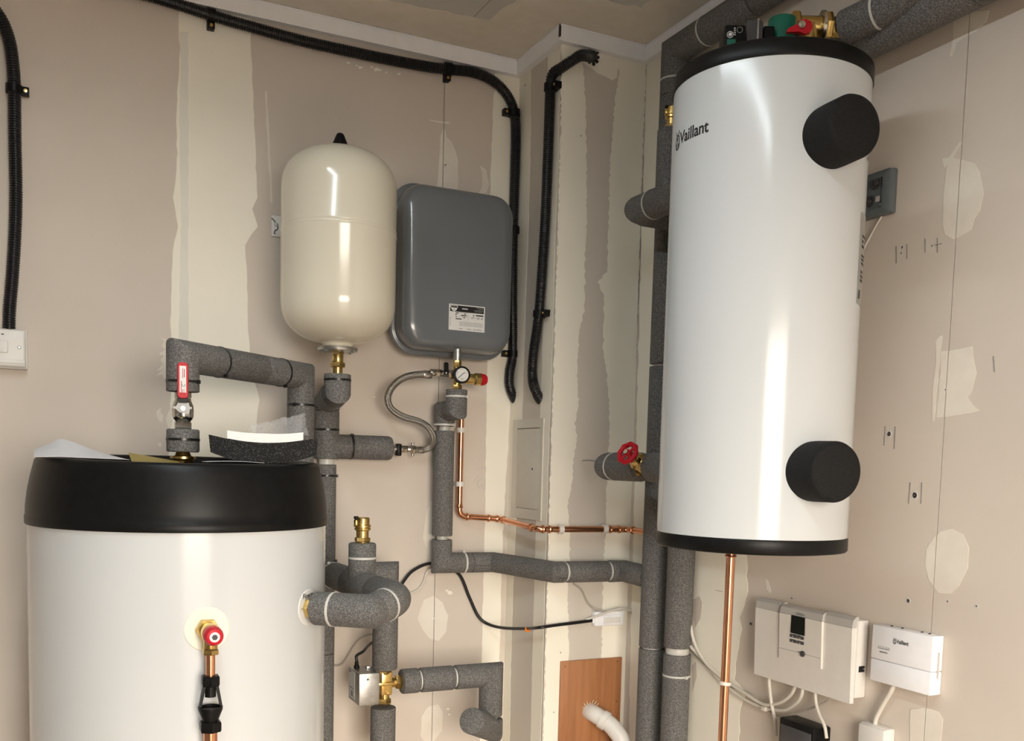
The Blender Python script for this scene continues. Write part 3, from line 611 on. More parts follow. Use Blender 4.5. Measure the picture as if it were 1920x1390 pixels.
flat(MB(), lf, text_geo('CE', 0.0062, 0.0001), 0.0255, -0.0005, 0.0005).build('lettering', 'print', lb)
MB().ring(lf.p(0.0395, 0.0015, 0.0004), lf.n, 0.0014, 0.0022, 0.0004, 16).build('mark', 'print', lb)

# ------------------------------------------------------------------ insulated pipes
def foam(parent, pts, r, rend=0.003, name='foam_sleeve', seg=32, split=None):
    o = MB().tube(pts, r, seg, rend=rend).build(name, 'foam', parent, ang=28)
    if split is not None:                                # the slit along the sleeve
        p, d, n = split
        s_ = d.normalized().cross(n).normalized()
        MB().box(Frame(p, d.normalized(), s_, n.normalized()), 0, d.length, -0.0006, 0.0006, r-0.002, r+0.0003).build('slit', 'print', o)
    return o
def tie(parent, c, d, r, m='tieb', head=None, w=0.0046, tail=True):
    o = MB().ring(c, d, r-0.0012, r+0.0009, w, 40).build('cable_tie', m, parent)
    if head is not None:
        h = (head - d.normalized()*head.dot(d.normalized())).normalized(); t = d.normalized().cross(h)
        b = MB().box(Frame(c+h*(r+0.0005), t, d.normalized(), h), -0.0035, 0.0035, -0.0036, 0.0036, -0.001, 0.0045, 0.0006)
        b.build('tie_head', m, o)
    return o
VIEW = -(CF)                                             # roughly towards the photographer
def mid(a, b, t): return a + (b-a)*t

# 1: from the top of the big cylinder over to the back wall
TX, TY = LT
def zt1(px, py): return zax(px, py, TX, TY)
r1 = 0.0298
h1, h2, h3, h4 = zt1(340, 848), zt1(340, 805), zt1(340, 735), zt1(340, 668)
base = V(TX, TY, h1)
p1 = thing('insulated_pipe', 'grey foam-covered pipe from the red-levered valve across to the wall, tied with black cable ties', 'pipe', base)
foam(p1, [V(TX,TY,h1), V(TX,TY,h2)], r1); tie(p1, V(TX,TY,mid(V(0,0,h1),V(0,0,h2),0.55).z), UP, r1)
EX, EY = 0.503, 2.13
ez1 = zax(560, 705, EX, EY)
top0, top1 = V(TX,TY,h4), V(EX,EY,ez1)
dd = (top1-top0)
s1 = mid(top0, top1, 0.62)
foam(p1, [V(TX,TY,h3), top0, mid(top0, top1, 0.618)], r1, 0.002)
foam(p1, [mid(top0, top1, 0.622), top1, V(EX,EY,zax(560, 832, EX, EY))], r1, 0.002)
foam(p1, [V(EX,EY,zax(560, 834, EX, EY)), V(EX,EY,0.9)], r1, 0.002)
tie(p1, V(TX,TY,zt1(340,716)), UP, r1, head=V(0.8,-0.6,0)); tie(p1, mid(top0, top1, 0.27), dd, r1, head=V(0.3,-0.6,-1)); tie(p1, mid(top0, top1, 0.80), dd, r1, head=V(0,-0.6,-1)); tie(p1, V(EX,EY,zax(560,760,EX,EY)), UP, r1, head=V(-0.6,-0.8,0))
b = MB(); c0 = V(TX, TY, 1.47)
b.cyl(c0-UP*0.008, c0+UP*0.02, 0.012, 24).hexnut(c0+UP*0.012, c0+UP*0.022, 0.0185).lathe(c0+UP*0.021, UP, [(0.0185,0),(0.0235,0.003),(0.0235,0.007),(0.015,0.009),(0.012,h1-c0.z-0.021)], 32)
b.build('brass_connector', 'brass', p1)
# ball valve with red lever
zv0, zv1 = h2-0.002, h3+0.004
bv = thing('ball_valve', 'nickel ball valve with an upright red lever above the black lid', 'valve', V(TX,TY,zv0))
b = MB(); L = zv1-zv0; P = lambda t: V(TX,TY,zv0+L*t)
b.hexnut(P(0), P(0.20), 0.0165).lathe(P(0.18), UP, [(0.0125,0),(0.0145,L*0.06),(0.0175,L*0.10),(0.019,L*0.16),(0.0195,L*0.30),(0.0188,L*0.42),(0.0165,L*0.50),(0.0145,L*0.56),(0.0145,L*0.64)], 32).hexnut(P(0.78), P(1.0), 0.0165)
b.build('valve_body', 'chrome', bv)
vd = (V(0, 0, 0)-V(TX, TY, 0)).normalized(); vr = V(-vd.y, vd.x, 0) * (1 if V(-vd.y, vd.x, 0).dot(CR) > 0 else -1)
fv = Frame(P(0.52), vr, UP, vd)
MB().cyl(fv.p(0,0,0.010), fv.p(0,0,0.026), 0.0075, 20).hexnut(fv.p(0,0,0.028), fv.p(0,0,0.032), 0.005).build('stem', 'chrome', bv)
MB().prism(fv, [(-0.013,-0.001),(-0.017,0.0),(-0.017,0.003),(-0.012,0.004),(-0.008,0.011),(0.010,0.011),(0.012,0.004),(0.016,0.003),(0.016,0.0),(0.012,-0.001),(0.011,-0.010),(0.004,-0.009),(-0.006,-0.007)], 0.0255, 0.0280).build('lever_plate', 'dullzinc', bv)
MB().prism(fv, [(-0.0075,0.010),(0.0075,0.010),(0.0075,0.024),(-0.0075,0.024)], 0.0262, 0.0290).build('lever_neck', 'black', bv)
zl = zt1(342, 683)-P(0.52).z
lev = loft(fv, [(-0.0090,0.0090,0.019,zl,0.006,0.0240),(-0.0098,0.0098,0.0182,zl+0.001,0.007,0.0262),(-0.0098,0.0098,0.0182,zl+0.001,0.007,0.0290),(-0.0088,0.0088,0.0195,zl,0.006,0.0312)]).build('lever', 'red', bv)
MB().box(fv, -0.0058, 0.0058, 0.029, zl-0.006, 0.0310, 0.0316).build('lever_sticker', 'label', lev)
g = text_geo('C', 0.0085, 0.0002); rl = [V(-v.y, v.x, 0) for v in g[0]]
MB().add([fv.p(0.0042+v.x, zl*0.47+v.y, 0.0319) for v in rl], g[1]).build('sticker_print', 'greyprint', lev)
for a0, a1, q0, q1 in ((0.0018,0.0032,0.68,0.86),(-0.0008,0.0002,0.66,0.88),(0.0018,0.0026,0.33,0.42),(-0.0008,0.0002,0.30,0.42),(-0.0034,-0.0022,0.32,0.60)):
    MB().box(fv, a0, a1, zl*q0, zl*q1, 0.0314, 0.0319).build('sticker_print', 'red', lev)

# 2: under the cream vessel, down the back wall, with a branch to the right
r2 = 0.0295
BX, BY = 0.598, 2.264
z_top, z_el = zax(634, 702, VX, VY), zax(634, 735, VX, VY)
zb1 = zax(609, 742, BX, BY)
p2 = thing('insulated_pipe', 'grey foam-covered pipe dropping from the cream vessel, with a branch to the hose', 'pipe', V(BX, BY, 0))
pv, pb = V(VX, VY, z_el), V(BX, BY, z_el-0.012)
foam(p2, [V(VX,VY,z_top), pv, mid(pv, pb, 0.40)], r2, 0.002)
foam(p2, [mid(pv, pb, 0.41), mid(pv, pb, 0.52)], r2+0.0004, 0.001)
foam(p2, [mid(pv, pb, 0.53), pb, V(BX,BY,zax(609,770,BX,BY))], r2, 0.002)
zz = lambda py: zax(609, py, BX, BY)
foam(p2, [V(BX,BY,zz(771)), V(BX,BY,zz(805))], r2, 0.001); foam(p2, [V(BX,BY,zz(806)), V(BX,BY,zz(861))], r2, 0.002)
for px_, m_ in ((765,'tieb'),(806,'tieb'),(892,'tieb'),(1052,'tieb'),(1087,'tieb')):
    tie(p2, V(BX,BY,zz(px_)), UP, r2 if px_ < 880 else 0.0235, head=None if px_ in (806,765,1087) else V(0.9,-0.3,0))
tie(p2, V(VX,VY,zax(634,713,VX,VY)), UP, r2, head=None); tie(p2, mid(pv, pb, 0.30), pb-pv, r2, head=V(-0.6,0,1)); tie(p2, mid(pv, pb, 0.46), pb-pv, r2+0.0005)
MB().cyl(V(BX,BY,zz(860)), V(BX,BY,zz(873)), 0.0185, 24).build('pipe_end', 'tiew', p2)
foam(p2, [V(BX,BY,zz(871)), V(BX,BY,zz(1075))], 0.0235, 0.002); foam(p2, [V(BX,BY,zz(1076)), V(BX,BY,zz(1225))], 0.0235, 0.001); foam(p2, [V(BX,BY,zz(1226)), V(BX,BY,0.75)], 0.0235, 0.001)
brz = zax(640, 838, BX+0.05, BY)
be = oY(734, 840, BY); br0, br1 = V(BX+0.012,BY,brz), V(be.x, BY, brz)
foam(p2, [br0, mid(br0, br1, 0.30)], r2, 0.001); foam(p2, [mid(br0, br1, 0.30), br1], r2, 0.008); tie(p2, mid(br0, br1, 0.31), V(1,0,0), r2, head=V(0,-0.5,1))

# 3: below the grey vessel, down the back wall, along to the right round the boxing
MX, MY = A(857, 700, 0.115).x, DA-0.115
DX, DY = A(831, 900, 0.052).x, DA-0.052
r3 = 0.0262
zm = lambda py: zax(857, py, MX, MY)
zd = lambda py: zax(831, py, DX, DY)
p3 = thing('insulated_pipe', 'grey foam-covered pipe from the brass manifold down the back wall and along round the boxing', 'pipe', V(DX, DY, 0))
ka, kb = V(MX,MY,zm(768)), V(DX,DY,zd(772))
foam(p3, [V(MX,MY,zm(731)), ka, mid(ka, kb, 0.55)], r3, 0.002); foam(p3, [mid(ka, kb, 0.56), kb, V(DX,DY,zd(800))], r3, 0.002)
tie(p3, V(MX,MY,zm(744)), UP, r3, 'tiew', V(0.8,-0.6,0)); tie(p3, V(DX,DY,zd(797)), UP, r3, 'tiew', V(0.6,-0.8,0))
MB().cyl(V(DX,DY,zd(799)), V(DX,DY,zd(1012)), 0.0135, 20).build('copper_pipe', 'tiew', p3)
foam(p3, [V(DX,DY,zd(808)), V(DX,DY,zd(1005))], r3, 0.002)
zr = zd(1056)
e1 = V(A(925, 1050, 0.052).x, DY, zr-0.001); FYo = 0.042
e2x = oY(1040, 1080, Y2-FYo).x; e2 = V(e2x, Y2-FYo, zr-0.004)
PX1 = XC-0.0315-0.006
P1Y = oX(1223, 1200, PX1).y; P2Y = oX(1271, 1200, PX1).y
e3 = V(PX1-0.01, Y2-FYo, zr-0.006)
c0 = V(DX,DY,zr)
foam(p3, [V(DX,DY,zd(1012)), c0, mid(c0, e1, 0.56)], r3, 0.002)
foam(p3, [mid(c0, e1, 0.565), e1, e2, mid(e2, e3, 0.01)], r3, 0.001)
tie(p3, mid(c0, e1, 0.42), e1-c0, r3, 'tiew', V(0,0,1), 0.005)
q0 = oY(1057, 1078, Y2-FYo).x; q1 = oY(1138, 1078, Y2-FYo).x
fe = lambda x: V(x, e2.y, e2.z-0.002*(x-e2.x)/(e3.x-e2.x))
foam(p3, [fe(e2.x+0.002), fe(q0)], r3, 0.002); foam(p3, [fe(q0+0.006), fe(q1)], r3, 0.003); foam(p3, [fe(q1+0.006), fe(q1+0.022)], r3+0.0015, 0.002)
jj = V(PX1, P1Y+0.01, e3.z-0.004)
foam(p3, [fe(q1+0.024), fe(q1+0.05), mid(fe(q1+0.05), jj, 0.9)], r3+0.001, 0.001)
MB().cyl(fe(q0-0.002), fe(q1+0.012), 0.020, 24).build('inner_pipe', 'tiew', p3)
for x_, t_ in ((q0+0.003, None), (q1+0.003, None)): MB().ring(fe(x_), V(1,0,0), 0.019, 0.0235, 0.005, 32).build('cable_tie', 'tiew', p3)
s_ = MB().box(fA(fe(e2.x+0.002)), 0.0, q0-e2.x-0.004, -0.0125, -0.0112, r3*0.83, r3*0.90); s_.build('slit', 'print', p3)
s_ = MB().box(fA(mid(c0, e1, 0.57)), 0.0, (e1-c0).length*0.40, -0.0065, -0.0055, r3*0.93, r3*0.985); s_.build('slit', 'print', p3)

# 4: flow pipe of the big cylinder: out, round and back to the wall pipe, with an air vent on top
r4 = 0.0305
hv = dirh(HF); f0 = on_cyl(LT, RL, HF, ZF, 0, 0)
a0_ = V(f0.x, f0.y, ZF)
fl = thing('insulated_pipe', 'thick grey foam-covered bend from the port of the big white cylinder round to the wall', 'pipe', a0_)
b = MB(); b.hexnut(a0_+hv*0.0015, a0_+hv*0.012, 0.0185).cyl(a0_+hv*0.011, a0_+hv*0.03, 0.0145, 20); b.build('brass_union', 'brass', fl)
k1 = a0_+hv*0.128; k1.z = zax(690, 1147, k1.x, k1.y)
k2 = V(0.578, 1.664, 0); k2.z = k1.z+0.013
k3 = V(0.583, BY-0.03, 0); k3.z = zax(628, 1075, k3.x, k3.y)+0.004
sta = a0_+hv*0.018
foam(fl, [sta, k1, mid(k1, k2, 0.15)], r4, 0.003); 
foam(fl, fillet([mid(k1, k2, 0.16), k2, mid(k2, k3, 0.24)], 0.045, 6), r4, 0.001)
foam(fl, [mid(k2, k3, 0.245), mid(k2, k3, 0.56)], r4, 0.001); foam(fl, [mid(k2, k3, 0.565), k3], r4, 0.001)
tie(fl, mid(sta, k1, 0.34), hv, r4, 'tiew'); tie(fl, mid(k1, k2, 0.52)+V(0,0,0), k2-k1, r4, 'tiew'); tie(fl, mid(k2, k3, 0.80), k3-k2, r4, 'tiew', V(-0.5,-0.2,1), 0.003)
# riser for the vent
rv = mid(k2, k3, 0.42); rz0, rz1, rz2 = rv.z+0.012, zax(680, 1046, rv.x, rv.y), zax(680, 1018, rv.x, rv.y)
foam(fl, [V(rv.x,rv.y,rz0), V(rv.x,rv.y,rz2)], r4-0.002, 0.004); tie(fl, V(rv.x,rv.y,rz1), UP, r4-0.002, 'tiew', None)
def airvent(base, k, label, turn=PI):
    o = thing('air_vent', label, 'air vent', base)
    P = lambda h: base+UP*h*k
    MB().lathe(base-UP*0.004, UP, [(0.0125*k,0),(0.0130*k,0.006*k)], 24).hexnut(P(0.002), P(0.010), 0.0150*k).lathe(P(0.009), UP, [(0.0115*k,0),(0.0118*k,0.0135*k),(0.0152*k,0.0155*k),(0.0155*k,0.0185*k),(0.0138*k,0.0192*k),(0.0138*k,0.0205*k),(0.0155*k,0.0212*k),(0.0155*k,0.0245*k),(0.0130*k,0.0255*k),(0.0130*k,0.0370*k),(0.0115*k,0.0390*k),(0,0.0392*k)], 36).build('vent_body', 'brass', o)
    s = dirh(turn); MB().cyl(P(0.030)+s*0.0132*k, P(0.043)+s*0.0132*k, 0.0042*k, 16, 0.001).build('vent_spout', 'brass', o)
    MB().cyl(P(0.042)+s*0.0132*k, P(0.047)+s*0.0132*k, 0.0030*k, 12).cyl(P(0.045)+s*0.0132*k, P(0.050)+s*0.0132*k, 0.0046*k, 12, 0.001).build('vent_cap', 'black', o)
    return o
airvent(V(rv.x, rv.y, rz2), 1.10, 'brass automatic air vent with a small black cap above the thick foam bend', math.radians(185))

# 5: drop pipe behind it, with the motorised valve and a branch to the right
r5 = 0.0295
NX, NY = oY(722, 1200, 2.10).x, 2.10
zn = lambda py: zax(722, py, NX, NY)
p5 = thing('insulated_pipe', 'grey foam-covered drop pipe above and beside the motorised valve, ending in an elbow', 'pipe', V(NX, NY, 0.8))
ty = zn(1077)
foam(p5, [V(BX+0.02, NY, ty), V(NX, NY, ty), V(NX,NY,zn(1102))], r5, 0.001); MB().cyl(V(NX,NY,zn(1101)), V(NX,NY,zn(1106)), r5-0.006, 24).build('inner_pipe', 'tiew', p5)
foam(p5, [V(NX,NY,zn(1105)), V(NX,NY,zn(1255))], r5, 0.004)
foam(p5, [V(NX-0.002,NY,zn(1326)), V(NX-0.002,NY,0.8)], r5, 0.002)
bz = zn(1281); xe = oY(921, 1270, NY).x
xb0, xb1, xb2 = oY(752, 1280, NY).x, oY(784, 1280, NY).x, oY(849, 1270, NY).x
bx = lambda x: V(x, NY, bz)
foam(p5, [bx(xb0), bx(xb1)], r5, 0.004); foam(p5, [bx(xb1+0.004), bx(xb2)], r5, 0.004)
foam(p5, [bx(xb2+0.005), bx(xe), V(xe,NY,zax(921,1342,xe,NY))], r5, 0.003)
MB().cyl(bx(xb0+0.004), bx(xb2+0.02), 0.0185, 24).build('inner_pipe', 'tiew', p5)
for x_ in (xb1+0.002, xb2+0.0025): MB().ring(bx(x_), V(1,0,0), 0.018, 0.024, 0.0045, 32).build('cable_tie', 'tiew', p5)
MB().cyl(V(xe,NY,zax(921,1340,xe,NY)), V(xe,NY,zax(921,1352,xe,NY)), 0.017, 24).build('inner_pipe', 'tiew', p5)
zq = zax(915, 1365, xe, NY)
foam(p5, [V(xe,NY,zax(921,1347,xe,NY)), V(xe,NY,zq), oY(884, 1352, NY-0.09)], r5+0.002, 0.004)

# motorised valve
mvz = bz
mv = thing('motorised_valve', 'brass three-way valve with a silver box-shaped actuator near the bottom of the photo', 'valve', V(NX, NY, mvz))
b = MB(); P = lambda a, c=0, d=0: V(NX+a, NY+d, mvz+c)
b.box(fA(P(0)), -0.011, 0.016, -0.028, 0.028, -0.012, 0.012, 0.003).cyl(P(0,0.026), P(0,0.042), 0.0125, 24).hexnut(P(0,0.022), P(0,0.031), 0.0160).cyl(P(0,-0.026), P(0,-0.036), 0.0125, 24).hexnut(P(0,-0.036), P(0,-0.050), 0.0165)
b.cyl(P(0.01), P(0.04), 0.0125, 24).hexnut(P(0.026), P(0.041), 0.0170).box(fA(P(0)), -0.02, 0.02, -0.004, 0.004, 0.010, 0.016, 0.0015); b.build('valve_body', 'brass', mv)
for a, c in ((0.004,0.021),(0.004,-0.021),(0.022,0.004)): MB().lathe(P(a,c,-0.012), NA, [(0.0035,0),(0.003,0.002)], 12).build('screw', 'brass', mv)
am = fA(P(0)); x0, x1 = oY(673, 1290, NY-0.03).x-NX, oY(711, 1290, NY-0.03).x-NX
z0, z1 = zax(690, 1322, NX-0.035, NY-0.03)-mvz, zax(690, 1262, NX-0.035, NY-0.03)-mvz
ac = MB().box(am, x0, x1, z0, z1, -0.055, 0.032, 0.0022).build('actuator_cover', 'zinc', mv)
MB().lathe(am.p((x0+x1)/2-0.004, z1-0.014, 0.0322), NA, [(0.0024,0),(0.002,0.0008)], 12).build('cover_screw', 'print', ac)
MB().box(am, x0-0.0004, x0+0.0004, z0+0.006, z1-0.004, -0.050, -0.004).build('side_label', 'label', ac)
MB().box(am, x0-0.0007, x0-0.0002, z0+0.030, z0+0.0315, -0.046, -0.008).build('label_line', 'print', ac)
MB().box(am, x0-0.0007, x0-0.0002, z0+0.012, z0+0.024, -0.030, -0.018).build('label_mark', 'greyprint', ac)
MB().box(am, x0-0.001, x0+0.001, z1-0.009, z1-0.006, -0.046, -0.034).build('slot', 'print', ac)
MB().box(am, x1-0.016, x1-0.004, z1-0.001, z1+0.006, -0.03, -0.015, 0.001).build('manual_lever', 'zinc', mv)
gl_ = am.p(x0+0.012, z1, -0.03)
MB().lathe(gl_, UP, [(0.0065,-0.003),(0.0065,0.006),(0.005,0.008),(0.0042,0.016),(0.0034,0.018)], 16).build('cable_gland', 'black', mv)

# ------------------------------------------------------------------ pipes beside the wall-hung tank
rp = 0.0315
zp1 = lambda px, py: zax(px, py, PX1, P1Y)
zp2 = lambda px, py: zax(px, py, PX1, P2Y)
q1_ = lambda z: V(PX1, P1Y, z)
q2_ = lambda z: V(PX1, P2Y, z)
zTop = oX(1268, 95, PX1).z
rp1 = thing('insulated_pipe', 'tall grey foam-covered riser in the corner, turning along under the ceiling', 'pipe', V(PX1, P1Y, 0))
foam(rp1, [q1_(zp1(1255,182)), q1_(zTop), V(PX1, P1Y-0.28, zTop)], rp, 0.001)
foam(rp1, [V(PX1, P1Y-0.284, zTop), V(PX1, P1Y-0.62, zTop)], rp, 0.001); foam(rp1, [V(PX1, P1Y-0.624, zTop), V(PX1, P1Y-0.95, zTop)], rp, 0.001)
tie(rp1, V(PX1, P1Y-0.12, zTop), V(0,1,0), rp, 'tiew', None, 0.004); tie(rp1, q1_(zp1(1255,152)), UP, rp, 'tiew', None, 0.004)
foam(rp1, [q1_(zp1(1255,183)), q1_(zp1(1247,430))], rp, 0.001)
foam(rp1, [q1_(zp1(1247,431)), q1_(zp1(1240,683))], rp, 0.002); MB().cyl(q1_(zp1(1240,682)), q1_(zp1(1240,689)), 0.021, 24).build('inner_pipe', 'tiew', rp1)
foam(rp1, [q1_(zp1(1240,688)), q1_(zp1(1235,872))], rp, 0.002); foam(rp1, [q1_(zp1(1235,873)), q1_(zp1(1223,1213))], rp, 0.002); MB().cyl(q1_(zp1(1223,1212)), q1_(zp1(1223,1217)), 0.024, 24).build('inner_pipe', 'tiew', rp1)
foam(rp1, [q1_(zp1(1223,1216)), q1_(0.7)], rp, 0.002)
rp2 = thing('insulated_pipe', 'grey foam-covered riser beside the corner pipe, with a white collar and tie', 'pipe', V(PX1, P2Y, 0))
foam(rp2, [q2_(2.06), q2_(zp2(1285,700))], rp, 0.002); foam(rp2, [q2_(zp2(1285,701)), q2_(zp2(1271,1214))], rp, 0.002)
MB().cyl(q2_(zp2(1271,1212)), q2_(zp2(1271,1229)), 0.0265, 32, 0.002).build('collar', 'tiew', rp2)
MB().cyl(q2_(zp2(1271,1208)), q2_(zp2(1271,1216)), 0.0230, 24).build('copper_pipe', 'copper', rp2)
foam(rp2, [q2_(zp2(1271,1226)), q2_(0.7)], rp, 0.003); tie(rp2, q2_(zp2(1268,1266)), UP, rp, 'tiew', V(0.1,-1,0))
# upper branch of the tank with its vent
TBX = 1.185
uy = oX(1200, 394, TBX).y; uz = oX(1200, 394, TBX).z
ub = thing('insulated_pipe', 'thick grey foam-covered stub high on the left of the wall-hung tank', 'pipe', V(TBX, uy, uz))
foam(ub, [V(TBX, RT[1]+0.135, uz), V(TBX, uy-0.055, uz)], rp, 0.001)
foam(ub, [V(TBX, uy-0.053, uz), V(TBX, uy-0.004, uz), V(TBX+0.02, uy+0.006, uz), V(PX1, uy+0.01, uz)], rp, 0.001)
tie(ub, V(TBX, uy-0.054, uz), V(0,1,0), rp, 'tiew', None, 0.004)
ax_, ay_ = TBX, oX(1257, 300, TBX).y
azt = zax(1256, 243, ax_, ay_)
foam(ub, [V(ax_, ay_, uz+0.005), V(ax_, ay_, azt)], rp-0.002, 0.004)
airvent(V(ax_, ay_, azt), 0.95, 'brass air vent half hidden behind the left edge of the wall-hung tank', math.radians(165))
# lower branch with the gate valve
LBX = 1.150
ly = oX(1143, 875, LBX).y; lz = oX(1150, 875, LBX).z
lbp = thing('insulated_pipe', 'grey foam-covered stub behind the red handwheel, left of the wall-hung tank', 'pipe', V(LBX, ly, lz))
vy = oX(1209, 880, LBX).y
foam(lbp, [V(LBX, vy+0.012, lz), V(LBX, ly-0.025, lz)], rp, 0.002)
foam(lbp, [V(LBX, ly-0.023, lz), V(LBX, ly, lz), V(LBX+0.025, ly+0.018, lz), V(PX1, ly+0.02, lz)], rp, 0.001)
foam(lbp, [V(LBX, RT[1]+0.14, lz), V(LBX, vy-0.028, lz)], rp, 0.003)
tie(lbp, V(LBX, ly-0.024, lz), V(0,1,0), rp, 'tiew', None, 0.004)
gvv = thing('gate_valve', 'brass gate valve with a scalloped red handwheel left of the wall-hung tank', 'valve', V(LBX, vy, lz))
vc = V(LBX, vy, lz); wc = oX(1177, 850, LBX-0.058)
sd = (wc-vc).normalized()
b = MB().cyl(vc+V(0,0.02,0), vc-V(0,0.035,0), 0.019, 28, 0.002).hexnut(vc+V(0,0.022,0), vc+V(0,0.010,0), 0.022).hexnut(vc-V(0,0.022,0), vc-V(0,0.034,0), 0.022)
b.lathe(vc, sd, [(0.017,0.0),(0.017,0.022),(0.0185,0.024),(0.0185,0.030),(0.013,0.034),(0.012,0.045),(0.0095,0.047),(0.0085,0.058),(0.0045,0.060),(0.0045,(wc-vc).length+0.006)], 32); b.build('valve_body', 'brass', gvv)
wl = MB().torus(wc, sd, 0.0205, 0.0052, 64, 14, 8, 0.05)
hu, hw = perp(sd)
for k in range(4):
    a = PI/4+PI/2*k; e = hu*math.cos(a)+hw*math.sin(a); wl.tube([wc+e*0.004-sd*0.001, wc+e*0.019], 0.0032, 10)
wl.lathe(wc-sd*0.004, sd, [(0.0075,0),(0.0075,0.008),(0.006,0.009)], 20); wl.build('handwheel', 'red', gvv)
MB().hexnut(wc+sd*0.004, wc+sd*0.009, 0.0058).build('wheel_nut', 'chrome', gvv)

# pump group on top of the tank
pz = 2.1535
pmx, pmy = RT
pu = thing('circulation_pump', 'green and black circulation pump on top of the wall-hung tank', 'pump', V(pmx, pmy, pz))
def onplane(px, py, dist):                               # a point on the view line at a plan distance past the near rim of the tank
    d = ray(px, py); return CAM + d*(dist/(d.x*CF.x+d.y*CF.y)*math.hypot(CF.x, CF.y))
RV = V(CR.x, CR.y, 0).normalized(); FV = V(CF.x, CF.y, 0).normalized()
def pumpbox(name, x0, x1, ytop, dist, depth, m, bev=0.003, parent=None, z0=pz):
    a = onplane(x0, 60, dist); c = onplane(x1, 60, dist); f_ = Frame(V(a.x, a.y, 0), RV, UP, -FV)
    return MB().box(f_, 0, (V(c.x, c.y, 0)-V(a.x, a.y, 0)).length, z0, pz+ytop, -depth, 0, bev).build(name, m, parent or pu), f_
D0 = 1.66
o, f_ = pumpbox('control_module', 1360, 1399, 0.085, D0-0.01, 0.05, 'black')
def pm(px, py): p_ = onplane(px, py, D0-0.01); return (p_-f_.o).dot(RV), p_.z
for px_, py_, r_ in ((1369,65,0.0055), (1387,56,0.0050)): a_, b_ = pm(px_, py_); MB().ring(f_.p(a_, b_, 0.0004), f_.n, r_-0.0009, r_, 0.0006, 24).build('dial_ring', 'greyprint' if px_ > 1380 else 'label', o)
a_, b_ = pm(1369, 65); MB().lathe(f_.p(a_, b_, 0), f_.n, [(0.0032,0),(0.0028,0.002),(0,0.0022)], 16).build('dial_knob', 'label', o)
for py_ in (66, 62, 58, 54): a_, b_ = pm(1376, py_); MB().box(f_, a_, a_+0.003, b_, b_+0.0018, 0, 0.0005).build('dial_mark', 'plasticg', o)
a_, b_ = pm(1363, 84); MB().box(f_, a_, a_+0.014, b_, b_+0.009, -0.001, 0.0015, 0.0006).build('green_key', 'green', o)
MB().box(f_, -0.006, 0.002, pz, pz+0.018, -0.02, -0.002, 0.002).build('connector', 'tiew', pu)
pumpbox('motor_housing', 1399, 1432, 0.10, D0, 0.07, 'darkgrey', 0.006); pumpbox('housing_fin', 1420, 1423, 0.10, D0-0.002, 0.02, 'zinc', 0.0005)
pumpbox('motor_collar', 1432, 1453, 0.095, D0+0.012, 0.06, 'black', 0.003)
c = onplane(1468, 60, D0+0.04); c.z = pz+0.028
MB().lathe(c-RV*0.015, RV, [(0.040,0),(0.046,0.004),(0.046,0.018),(0.038,0.026),(0.024,0.032)], 36).cyl(c+V(0,0,0)-RV*0.002, c+UP*0.09-RV*0.002, 0.024, 24, 0.003).build('pump_body', 'green', pu)
for a_, b_ in ((-0.006, 0.030), (0.010, 0.030)): MB().lathe(c+RV*a_+UP*b_-FV*0.034, -FV, [(0.006,-0.012),(0.006,0.004),(0.004,0.006)], 6).build('bolt', 'chrome', pu)
iv = thing('isolating_valve', 'brass isolating valve with a red butterfly handle above the wall-hung tank', 'valve', V(c.x, c.y, pz))
vcx = onplane(1512, 50, D0+0.05)
b = MB().cyl(vcx-RV*0.030, vcx+RV*0.06, 0.017, 24, 0.002).hexnut(vcx-RV*0.028, vcx-RV*0.014, 0.024).hexnut(vcx+RV*0.028, vcx+RV*0.042, 0.024).cyl(vcx, vcx-UP*0.05, 0.020, 24).cyl(vcx-UP*0.045, vcx-UP*0.05+UP*0.0, 0.022, 24)
b.build('valve_body', 'brass', iv)
hb = onplane(1502, 48, D0+0.0)
MB().cyl(hb, hb+FV*0.05, 0.0065, 16).build('stem', 'chrome', iv)
MB().prism(Frame(hb, RV, UP, -FV), [(-0.024,-0.012),(-0.022,-0.006),(-0.006,0.002),(-0.004,0.007),(0.006,0.010),(0.016,0.006),(0.019,-0.003),(0.015,-0.012),(0.006,-0.014),(-0.004,-0.011)], -0.006, 0.003).build('handle', 'red', iv)
MB().lathe(hb-FV*0.003, -FV, [(0.007,0),(0.006,0.003),(0.0,0.004)], 16).build('handle_screw', 'chrome', iv)
MB().ring(vcx+RV*0.026, RV, 0.018, 0.026, 0.005, 28).build('washer', 'chrome', iv)
# return pipe along the right wall above the tank
wz = oX(1660, 58, XC-0.045).z
wp = thing('insulated_pipe', 'grey foam-covered pipe running along the right wall above the tank', 'pipe', V(XC-0.045, 1.2, wz))
w0, w1 = V(XC-0.045, RT[1]+0.20, wz), V(XC-0.045, 0.55, wz)
foam(wp, [w0, mid(w0, w1, 0.45)], 0.034, 0.001); foam(wp, [mid(w0, w1, 0.453), w1], 0.034, 0.001)
cn = vcx+RV*0.065; cm = V(XC-0.075, cn.y-0.10, cn.z+0.01)
foam(wp, [cn, mid(cn, cm, 1.0), V(XC-0.07, cm.y-0.18, cm.z+0.05)], 0.028, 0.002); tie(wp, mid(cn, cm, 0.6), cm-cn, 0.028, 'tiew', None, 0.004)

